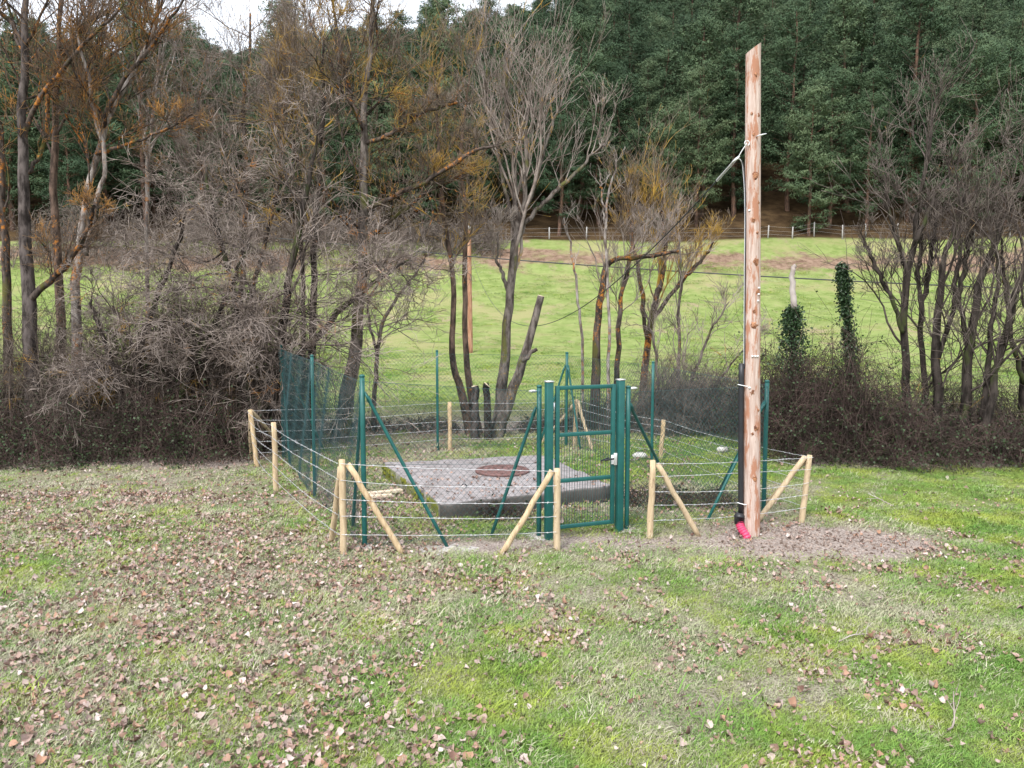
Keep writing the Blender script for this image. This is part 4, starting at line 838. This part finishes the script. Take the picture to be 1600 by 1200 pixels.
# stake fence along the wood
sf = thing('stake_fence', P(1225, 362, 78.5), 'row of pale stakes and wire along the foot of the pine wood', 'fence')
sx_ = [645, 686, 857, 914, 1163, 1190, 1226, 1263, 1301, 1342, 1390, 1440, 1500, 1560]; tops = []
rng = np.random.default_rng(12)
for x_ in sx_:
    X = (x_ - 800) / F_PX * 80; Y = 79.0 + rng.uniform(-.5, .5); zg = float(H(X, Y)); h_ = rng.uniform(1.1, 1.4); lx = rng.normal(0, .05)
    mb = MB(); q = line([X, Y, zg - .2], [X + lx, Y, zg + h_], 3); mb.tubes(q, np.array([.075, .07, .06]), 6, True); mb.build('stake', 'stake_concrete', sf); tops.append([X + lx * .8, Y, zg + h_ - .12])
tops = np.array(tops)
for dz in (0, -.4, -.75): mb = MB(); mb.tubes(tops + [0, 0, dz], np.full(len(tops), .006), 3); mb.build('wire', 'galvanised', sf)

# ------------------------------------------------------------------ pine wood
def pine_meshes(seed, h, crown_from, wmax):
    rng = np.random.default_rng(seed); n = 16; zz = np.linspace(-.4, h, n); bend = np.cumsum(rng.normal(0, .06, (n, 2)), 0); bend -= bend[0]
    trunk = np.column_stack([bend, zz]); tr = MB(); tr.tubes(trunk, np.linspace(.2, .03, n) * h / 15, 7)
    dead = 16; zd = rng.uniform(.12, crown_from + .1, dead) * h; a = rng.uniform(0, 6.28, dead); st = np.stack([np.interp(zd, zz, trunk[:, 0]), np.interp(zd, zz, trunk[:, 1]), zd], 1)
    p, r = grow(rng, st, np.stack([np.cos(a), np.sin(a), np.full(dead, .1)], 1), rng.uniform(.8, 2.6, dead), np.full(dead, .03), np.full(dead, .008), 5, .15, -.02); tr.tubes(p, r, 3)
    Cs, Ds = [], []; z0 = crown_from * h; z = z0
    while z < h - .15:
        t = (z - z0) / (h - z0); prof = wmax * (1 - t ** 2.1) ** .65 * (.5 + .5 * min(1, t / .2)) * rng.uniform(.6, 1.2) + .3
        for k in range(rng.integers(4, 7)):
            a = rng.uniform(0, 6.28); L = prof * rng.uniform(.6, 1.15); s0 = np.array([[np.interp(z, zz, trunk[:, 0]), np.interp(z, zz, trunk[:, 1]), z]])
            d = np.array([[math.cos(a), math.sin(a), .05 + .55 * t]]); p, r = grow(rng, s0, d, np.array([L]), np.array([.035 * (1.2 - t)]), np.array([.008]), 6, .10, .06); tr.tubes(p, r, 3)
            m_ = max(4, int(L * 6.5)); tt = (.30 + .74 * rng.uniform(0, 1, m_) ** .7) * 5; i = np.minimum(tt.astype(int), 4); f = (tt - i)[:, None]; c = p[0, i] * (1 - f) + p[0, i + 1] * f
            spread_ = .26 * L * (1 - .35 * tt / 5); c = c + rng.normal(0, 1, (m_, 3)) * np.stack([spread_ * .8, spread_ * .8, np.full(m_, .09)], 1)
            Cs.append(c); Ds.append(np.tile(unit(p[0, -1] - p[0, 0]) * .75 + np.array([0, 0, .3]), (m_, 1)))
        z += rng.uniform(.55, 1.0) * (1.1 - .45 * t)
    C = np.concatenate(Cs); D = np.concatenate(Ds); per = 13; Ci = np.repeat(C, per, 0); Di = np.repeat(D, per, 0); N = len(Ci)
    Ci = Ci + rng.normal(0, .125, (N, 3)) * [1.3, 1.3, .7]; Cr = np.repeat(C, per, 0); rad_ = Ci * [1, 1, 0]; nf_ = unit((Ci - Cr) / .14 * .55 + unit(rad_) * .55 + np.array([0, 0, .65]) + rng.normal(0, .3, (N, 3))); d = unit(np.cross(nf_, rng.normal(0, 1, (N, 3))) + Di * .35); w = unit(np.cross(nf_, d)); s = rng.uniform(.13, .30, (N, 1))
    V = np.stack([Ci - w * s * .17, Ci + w * s * .17, Ci + d * s], 1).reshape(-1, 3)
    cr = MB(); cr.add(V, None, np.arange(N * 3).reshape(-1, 3))
    return mesh_np('pine_trunk', np.concatenate(tr.V), [np.concatenate(tr.Q)], 'pine_bark'), mesh_np('pine_crown', V, [np.arange(N * 3).reshape(-1, 3)], 'pine_needles'), N
PV = [pine_meshes(700, 18, .10, 3.7), pine_meshes(701, 16, .08, 4.0), pine_meshes(702, 20, .18, 3.5), pine_meshes(703, 13, .05, 3.4), pine_meshes(704, 17, .12, 4.3)]
ORD = ['first', 'second', 'third', 'fourth', 'fifth', 'sixth', 'seventh', 'eighth', 'ninth', 'tenth', 'eleventh', 'twelfth', 'thirteenth', 'fourteenth', 'fifteenth', 'sixteenth', 'seventeenth', 'eighteenth', 'nineteenth', 'twentieth', 'twenty-first', 'twenty-second', 'twenty-third', 'twenty-fourth', 'twenty-fifth', 'twenty-sixth']
rng = np.random.default_rng(71)
front = [(-50, 84), (-44, 81), (-38, 85), (-32, 81.5), (-26, 85), (-20, 82), (-14, 84), (-8.5, 81.5), (-4, 85), (1, 82), (5.5, 80.5), (10, 84), (14.5, 81.5), (19.5, 83.5), (24, 85), (28.5, 80.5), (32.5, 83), (37, 81.5), (42, 84), (46.5, 81.5), (51, 83), (55.5, 80.5), (61, 84)]
for k, (x_, y_) in enumerate(front):
    x_ += rng.uniform(-1, 1); y_ += rng.uniform(-1, 1); v = int(rng.integers(0, 5)); tm, cm, _ = PV[v]
    root = thing('pine_tree', (x_, y_, float(H(x_, y_)) - .1), 'dark green pine in the front row of the wood, %s counted from the left' % ORD[k], 'tree', 'pines in the front row of the wood')
    s_ = rng.uniform(.85, 1.25); root.scale = (s_ * rng.uniform(.95, 1.15), s_, s_); root.rotation_euler = (0, 0, rng.uniform(0, 6.28))
    link('trunk', tm, root); link('crown', cm, root, 'stuff')

def scatter(name, pts, rot, scl, idx, sources, attrs=None):
    """one object whose points carry copies of the source objects"""
    src = bpy.data.collections.new(name + '_sources')
    for k, o_ in enumerate(sources): src.objects.link(o_)
    me = bpy.data.meshes.new(name); me.vertices.add(len(pts)); me.vertices.foreach_set('co', np.asarray(pts, np.float32).ravel())
    def put(nm, typ, dat, key): me.attributes.new(nm, typ, 'POINT').data.foreach_set(key, np.ascontiguousarray(dat).ravel())
    put('rot', 'FLOAT_VECTOR', np.asarray(rot, np.float32), 'vector'); put('scl', 'FLOAT_VECTOR', np.asarray(scl, np.float32), 'vector'); put('idx', 'INT', np.asarray(idx, np.int32), 'value')
    for k, v in (attrs or {}).items(): put(k, 'FLOAT', np.asarray(v, np.float32), 'value')
    o_ = link(name, me, None, 'stuff')
    ng = bpy.data.node_groups.new(name, 'GeometryNodeTree'); ng.interface.new_socket('Geometry', in_out='INPUT', socket_type='NodeSocketGeometry'); ng.interface.new_socket('Geometry', in_out='OUTPUT', socket_type='NodeSocketGeometry')
    N, L = ng.nodes, ng.links; gi_, go = N.new('NodeGroupInput'), N.new('NodeGroupOutput'); ci = N.new('GeometryNodeCollectionInfo'); ci.inputs['Collection'].default_value = src
    ci.inputs['Separate Children'].default_value = True; ci.inputs['Reset Children'].default_value = True
    ip = N.new('GeometryNodeInstanceOnPoints'); ip.inputs['Pick Instance'].default_value = True
    def at(nm, typ): a = N.new('GeometryNodeInputNamedAttribute'); a.data_type = typ; a.inputs['Name'].default_value = nm; return a.outputs['Attribute']
    L.new(gi_.outputs[0], ip.inputs['Points']); L.new(ci.outputs[0], ip.inputs['Instance']); L.new(at('idx', 'INT'), ip.inputs['Instance Index']); L.new(at('rot', 'FLOAT_VECTOR'), ip.inputs['Rotation']); L.new(at('scl', 'FLOAT_VECTOR'), ip.inputs['Scale']); L.new(ip.outputs[0], go.inputs[0])
    md = o_.modifiers.new('scatter', 'NODES'); md.node_group = ng; return o_
# whole pines for the depth of the wood
srcs = []
for k, (tm, cm, _) in enumerate(PV):
    nt, nc = len(tm.vertices), len(cm.vertices); V = np.empty(nt * 3, np.float32); tm.vertices.foreach_get('co', V); V2 = np.empty(nc * 3, np.float32); cm.vertices.foreach_get('co', V2)
    q = np.empty(len(tm.polygons) * 4, np.int32); tm.polygons.foreach_get('vertices', q) if False else tm.loops.foreach_get('vertex_index', q)
    Q = q.reshape(-1, 4); T = np.arange(nc).reshape(-1, 3) + nt
    me = mesh_np('pine%d' % k, np.concatenate([V.reshape(-1, 3), V2.reshape(-1, 3)]), [Q, T], 'pine_bark'); me.materials.append(M['pine_needles'])
    mi = np.concatenate([np.zeros(len(Q), np.int32), np.ones(len(T), np.int32)]); me.polygons.foreach_set('material_index', mi); srcs.append(bpy.data.objects.new('pine_%d' % k, me))
pp = []
yy = 87.0
while yy < 330:
    st = 5.6 + (yy - 90) * .006; w = yy * .80 + 12; x_ = np.arange(-w, w, st); pp.append(np.stack([x_ + rng.uniform(-1.5, 1.5, len(x_)), yy + rng.uniform(-1.8, 1.8, len(x_))], 1)); yy += st * .95
pp = np.concatenate(pp); n = len(pp); pts = np.column_stack([pp, H(pp[:, 0], pp[:, 1]) - .1]); s_ = rng.uniform(.8, 1.3, n)
scatter('pine_wood', pts, np.column_stack([rng.normal(0, .03, (n, 2)), rng.uniform(0, 6.28, n)]), np.column_stack([s_ * rng.uniform(.95, 1.25, n), s_ * rng.uniform(.95, 1.25, n), s_]), rng.integers(0, 5, n), srcs)['label'] = 'dense dark pine wood covering the hillside behind the front row'

# ------------------------------------------------------------------ far scrub at the edge of the wood: leafless brown bushes
for k, (x0, x1, y0, y1, hm, lab) in enumerate(((-46, -32, 70, 78, 5.0, 'brown leafless scrub below the wood, behind the lichen-covered trunks'), (-32, -20, 71, 79, 5.2, 'mauve-brown leafless scrub below the wood, above the hawthorn tangle'), (-19, -8, 72, 79, 4.2, 'leafless scrub at the wood edge behind the tall leaning trunk'), (-8, -1, 74, 80, 2.6, 'low scrub at the wood edge behind the distant pole'))):
    thicket('scrub_bush', lab, 'scrub', x0, x1, y0, y1, hm, 420, 340 + k, 'twig_mauve', nl=0, ltw=(1.5, 4.0), rst=.022, rows=6, arch=.6)

# ------------------------------------------------------------------ grass and fallen leaves
def in_slab(p):
    q = np.array([c_[:2] for c_ in cs]); ins_ = np.ones(len(p), bool)
    for k in range(4):
        a, b_ = q[k], q[(k + 1) % 4]; ins_ &= ((b_[0] - a[0]) * (p[:, 1] - a[1]) - (b_[1] - a[1]) * (p[:, 0] - a[0])) > -.02
    return ins_
tufts = []
for k in range(6):
    rng = np.random.default_rng(900 + k); nbl = 130; a = rng.uniform(0, 6.28, nbl); rr = .14 * np.sqrt(rng.uniform(0, 1, nbl)); b0 = np.stack([np.cos(a) * rr, np.sin(a) * rr, np.full(nbl, -.01)], 1)
    cl_ = vnoise(b0[:, 0] * 22 + k * 9, b0[:, 1] * 22, k)
    la = rng.uniform(0, 6.28, nbl); lean_ = rng.uniform(.2, 1.2, nbl); hgt = rng.uniform(.014, .036, nbl) * (.6 + .9 * cl_); d = np.stack([np.cos(la) * lean_, np.sin(la) * lean_, np.ones(nbl)], 1) * hgt[:, None]
    w = np.stack([-np.sin(la + .6), np.cos(la + .6), np.zeros(nbl)], 1) * rng.uniform(.0010, .0020, nbl)[:, None]; mid = b0 + d * .6; tip = b0 + d * [1.25, 1.25, .92]
    V = np.stack([b0 - w, b0 + w, mid + w * .8, mid - w * .8, tip], 1).reshape(-1, 3); i = np.arange(nbl)[:, None] * 5
    tufts.append(bpy.data.objects.new('grass_tuft_%d' % k, mesh_np('grass_tuft', V, [i + [0, 1, 2, 3], i + [3, 2, 4]], 'grass_blade')))
rng = np.random.default_rng(55)
def sample_area(n, y0, y1, k=.72, m=1.2):
    y = np.sqrt(rng.uniform(y0 ** 2, y1 ** 2, n)); x = rng.uniform(-1, 1, n) * (k * y + m); return np.stack([x, y], 1)
def lushness(p): return masks(p[:, 0], p[:, 1])
A = np.concatenate([sample_area(11500, 3.6, 7, ), sample_area(13000, 7, 11), sample_area(11000, 11, 18), sample_area(4000, 18, 24)])
lu, di, me_, _, _ = lushness(A); clump = fbm(A[:, 0] * 3.2, A[:, 1] * 3.2, 77, 3)
keep = (rng.uniform(0, 1, len(A)) < np.clip(.55 + .7 * lu + 1.0 * (clump - .5), .4, 1) * (1 - np.clip(1.35 * di, 0, .985))) & ~in_slab(A)
A, lu, di, clump = A[keep], lu[keep], di[keep], clump[keep]; n = len(A)
dry_ = np.clip((rng.uniform(0, 1, n) < np.clip(.70 - .85 * lu, .04, .9)) * rng.uniform(.5, 1, n) + .15 * rng.uniform(0, 1, n), 0, 1)
s_ = (.75 + .9 * np.clip(clump - .35, 0, .5) * 1.6) * rng.uniform(.7, 1.25, n) * (1 + .035 * np.clip(A[:, 1] - 6, 0, 14))
big = rng.uniform(0, 1, n) < .012; s_ = np.where(big, s_ * 1.9, s_)
tag(scatter('grass', np.column_stack([A, H(A[:, 0], A[:, 1])]), np.column_stack([rng.normal(0, .12, (n, 2)), rng.uniform(0, 6.28, n)]), np.column_stack([s_ * 1.25, s_ * 1.25, s_ * .78]), rng.integers(0, 6, n), tufts, {'dry': dry_}), 'short patchy winter grass around the enclosure', 'grass')

rng = np.random.default_rng(58)
Y_ = np.concatenate([sample_area(9000, 23.2, 44), sample_area(6000, 44, 73)]); n = len(Y_); q = fbm(Y_[:, 0] * .35, Y_[:, 1] * .35, 91, 4); k_ = rng.uniform(0, 1, n) < np.clip(.5 + 3 * (q - .5), .1, 1); Y_ = Y_[k_]; q = q[k_]; n = len(Y_)
s_ = rng.uniform(1.3, 3.0, n) * (.6 + .016 * Y_[:, 1])
tag(scatter('meadow_grass', np.column_stack([Y_, H(Y_[:, 0], Y_[:, 1]) - .01]), np.column_stack([rng.normal(0, .1, (n, 2)), rng.uniform(0, 6.28, n)]), np.column_stack([s_ * 1.4, s_ * 1.4, s_ * .8]), rng.integers(0, 6, n), tufts, {'dry': np.clip(rng.uniform(-.2, .55, n) + .9 * (.5 - q), 0, 1)}), 'short grass of the meadow behind the hedgerow', 'grass')
leaf_me = []
for k in range(12):
    rng = np.random.default_rng(950 + k); n = 9; t = np.linspace(0, 1, n); prof = np.sin(np.pi * t ** .62) ** 1.1 * (1 - .35 * t) * rng.uniform(.36, .56) * (1 + rng.normal(0, .12, n)); curl = rng.uniform(-1.6, 2.4); cup = rng.uniform(-1.0, 1.6)
    x_ = (t - .5) * 1.0; zc = curl * .25 * (2 * t - 1) ** 2 + .06 * np.sin(t * 6 + k)
    L_ = np.stack([x_, prof, zc + cup * prof], 1); C_ = np.stack([x_, 0 * t, zc], 1); Rr = np.stack([x_, -prof, zc + cup * prof * rng.uniform(.3, 1.2)], 1)
    V = np.concatenate([L_, C_, Rr]); i = np.arange(n - 1); Q = np.concatenate([np.stack([i, i + 1, i + 1 + n, i + n], 1), np.stack([i + n, i + n + 1, i + 2 * n + 1, i + 2 * n], 1)])
    st = np.array([[-.5, .012, zc[0]], [-.5, -.012, zc[0]], [-.82, 0, zc[0] + rng.uniform(-.05, .15)]]); V = np.concatenate([V, st]); leaf_me.append(mesh_np('fallen_leaf', V, [Q, np.array([[3 * n, 3 * n + 1, 3 * n + 2]])], 'dead_leaf', True))
rng = np.random.default_rng(66)
B = np.concatenate([sample_area(19000, 3.6, 7), sample_area(46000, 7, 12), sample_area(22000, 12, 20)])
dn = fbm(B[:, 0] * .55, B[:, 1] * .55, 81, 4); dn2 = fbm(B[:, 0] * 2.2, B[:, 1] * 2.2, 83, 3)
px_ = B[:, 0] / B[:, 1]                                        # leafier under the trees on the left, thin on the right
dens = np.clip(.44 + 1.9 * (dn - .5) + 2.0 * (dn2 - .5) + .55 * (1 - sstep(-.25, .35, px_)) - .26 - .22 * sstep(.05, .3, px_), .04, 1)
bare_r = sstep(.30, .42, px_) * sstep(10.5, 12, B[:, 1]); dens = dens * (1 - .8 * bare_r)
inside = sstep(10, 11, B[:, 1]) * (np.abs(px_ + .02) < .25); dens = np.clip(dens + .28 * inside, 0, 1)
dirt_b = masks(B[:, 0], B[:, 1])[1]; dens = dens * (1 - .75 * np.clip(dirt_b * 1.2, 0, 1) * (B[:, 1] < 12) * (B[:, 0] > 1.5)) + .22 * (1 - sstep(-.3, .05, px_)) * (1 - sstep(5.5, 8.5, B[:, 1]))
keep = rng.uniform(0, 1, len(B)) < dens; sl = in_slab(B); keep &= ~(sl & (rng.uniform(0, 1, len(B)) < .86)); B = B[keep]; sl = sl[keep]; n = len(B)
zl_ = H(B[:, 0], B[:, 1]) + rng.uniform(.010, .036, n); zl_ = np.where(sl, zs + .025, zl_)
pts = np.column_stack([B, zl_]); rot = np.column_stack([rng.normal(0, .5, (n, 2)), rng.uniform(0, 6.28, n)]); sz = np.clip(rng.lognormal(math.log(.037), .38, n), .013, .072); idx = rng.integers(0, 12, n)
vis = np.abs(B[:, 0]) < B[:, 1] * .645 - .05
dist = np.where(vis & (B[:, 1] > 4.55), np.hypot(B[:, 0], B[:, 1]), 1e9); near_i = np.argsort(dist)[:300]; mask = np.ones(n, bool); mask[near_i] = False
for k in near_i:
    o_ = link('fallen_leaf', leaf_me[idx[k]]); o_.location = pts[k]; o_.rotation_euler = rot[k]; o_.scale = (sz[k],) * 3
    tag(o_, 'brown curled dead leaf lying on the grass along the bottom edge', 'leaf', 'dead leaves along the bottom edge')
tag(scatter('leaf_litter', pts[mask], rot[mask], np.repeat(sz[mask][:, None], 3, 1), idx[mask], [bpy.data.objects.new('litter_leaf_%d' % k, me) for k, me in enumerate(leaf_me)]), 'brown dead leaves scattered over the grass', 'leaf litter')
# clods on the trampled soil by the pole
cl_me = []
for k in range(3):
    rng = np.random.default_rng(970 + k); V = unit(rng.normal(0, 1, (14, 3))) * rng.uniform(.6, 1.1, (14, 1)); import bmesh; bm_ = bmesh.new(); [bm_.verts.new(v) for v in V]; bmesh.ops.convex_hull(bm_, input=bm_.verts); me = bpy.data.meshes.new('clod'); bm_.to_mesh(me); bm_.free(); me.materials.append(M['ground_clod'] if 'ground_clod' in M else M['knot_wood']); cl_me.append(me)
m, b = new_mat('soil_clod', .95, .05); setc(m, b, mixc(m, obj_random(m), (.10, .07, .055), (.34, .27, .23))); [(me.materials.clear(), me.materials.append(m)) for me in cl_me]
rng = np.random.default_rng(67); Cq = np.column_stack([rng.normal(3.45, 1.0, 2200), rng.normal(9.45, .6, 2200)]); di = masks(Cq[:, 0], Cq[:, 1])[1]; Cq = Cq[rng.uniform(0, 1, len(Cq)) < di * 1.1]; n = len(Cq); s_ = rng.uniform(.006, .026, n)
tag(scatter('soil_crumbs', np.column_stack([Cq, H(Cq[:, 0], Cq[:, 1])]), rng.uniform(0, 6, (n, 3)), np.column_stack([s_ * 1.3, s_, s_ * .6]), rng.integers(0, 3, n), [bpy.data.objects.new('clod_%d' % k, me) for k, me in enumerate(cl_me)]), 'crumbs of trampled soil around the pole foot', 'soil')
# fallen twigs
def fallen(label, px, py, L, seed, ang, mat='twig_pale', r=.007):
    rng = np.random.default_rng(seed); p = G(px, py); root = thing('fallen_branch', p * np.array([1, 1, 0]), label, 'branch'); d = np.array([[math.cos(ang), math.sin(ang), .12]])
    a, rr = grow(rng, p[None] + [[0, 0, .04]], d, np.array([L]), np.array([r]), np.array([r * .4]), 9, .12, 0); a[..., 2] = np.maximum(a[..., 2], .02); mb = MB(); mb.tubes(a, rr, 5); mb.build('stick', mat, root)
    b2, r2 = spawn(rng, a, rr, 4, .2, .9, (40, 10), (.3, .5), .6, 5, .12, 0, r * .3, .05, .2); b2[..., 2] = np.maximum(b2[..., 2], .015); mb = MB(); mb.tubes(b2, r2, 4); mb.build('side_twigs', mat, root, kind='stuff')
fallen('pale forked dead stick sticking up on the grass, right of the wire fence corner', 1395, 795, .45, 1, 1.9, r=.010)
fallen('thin grey stick lying in the grass near the lower right corner', 1480, 1150, .42, 2, .6, 'twig_grey')
fallen('thin straw-coloured stalk lying near the bottom, right of the middle', 1310, 1010, .4, 3, .9)
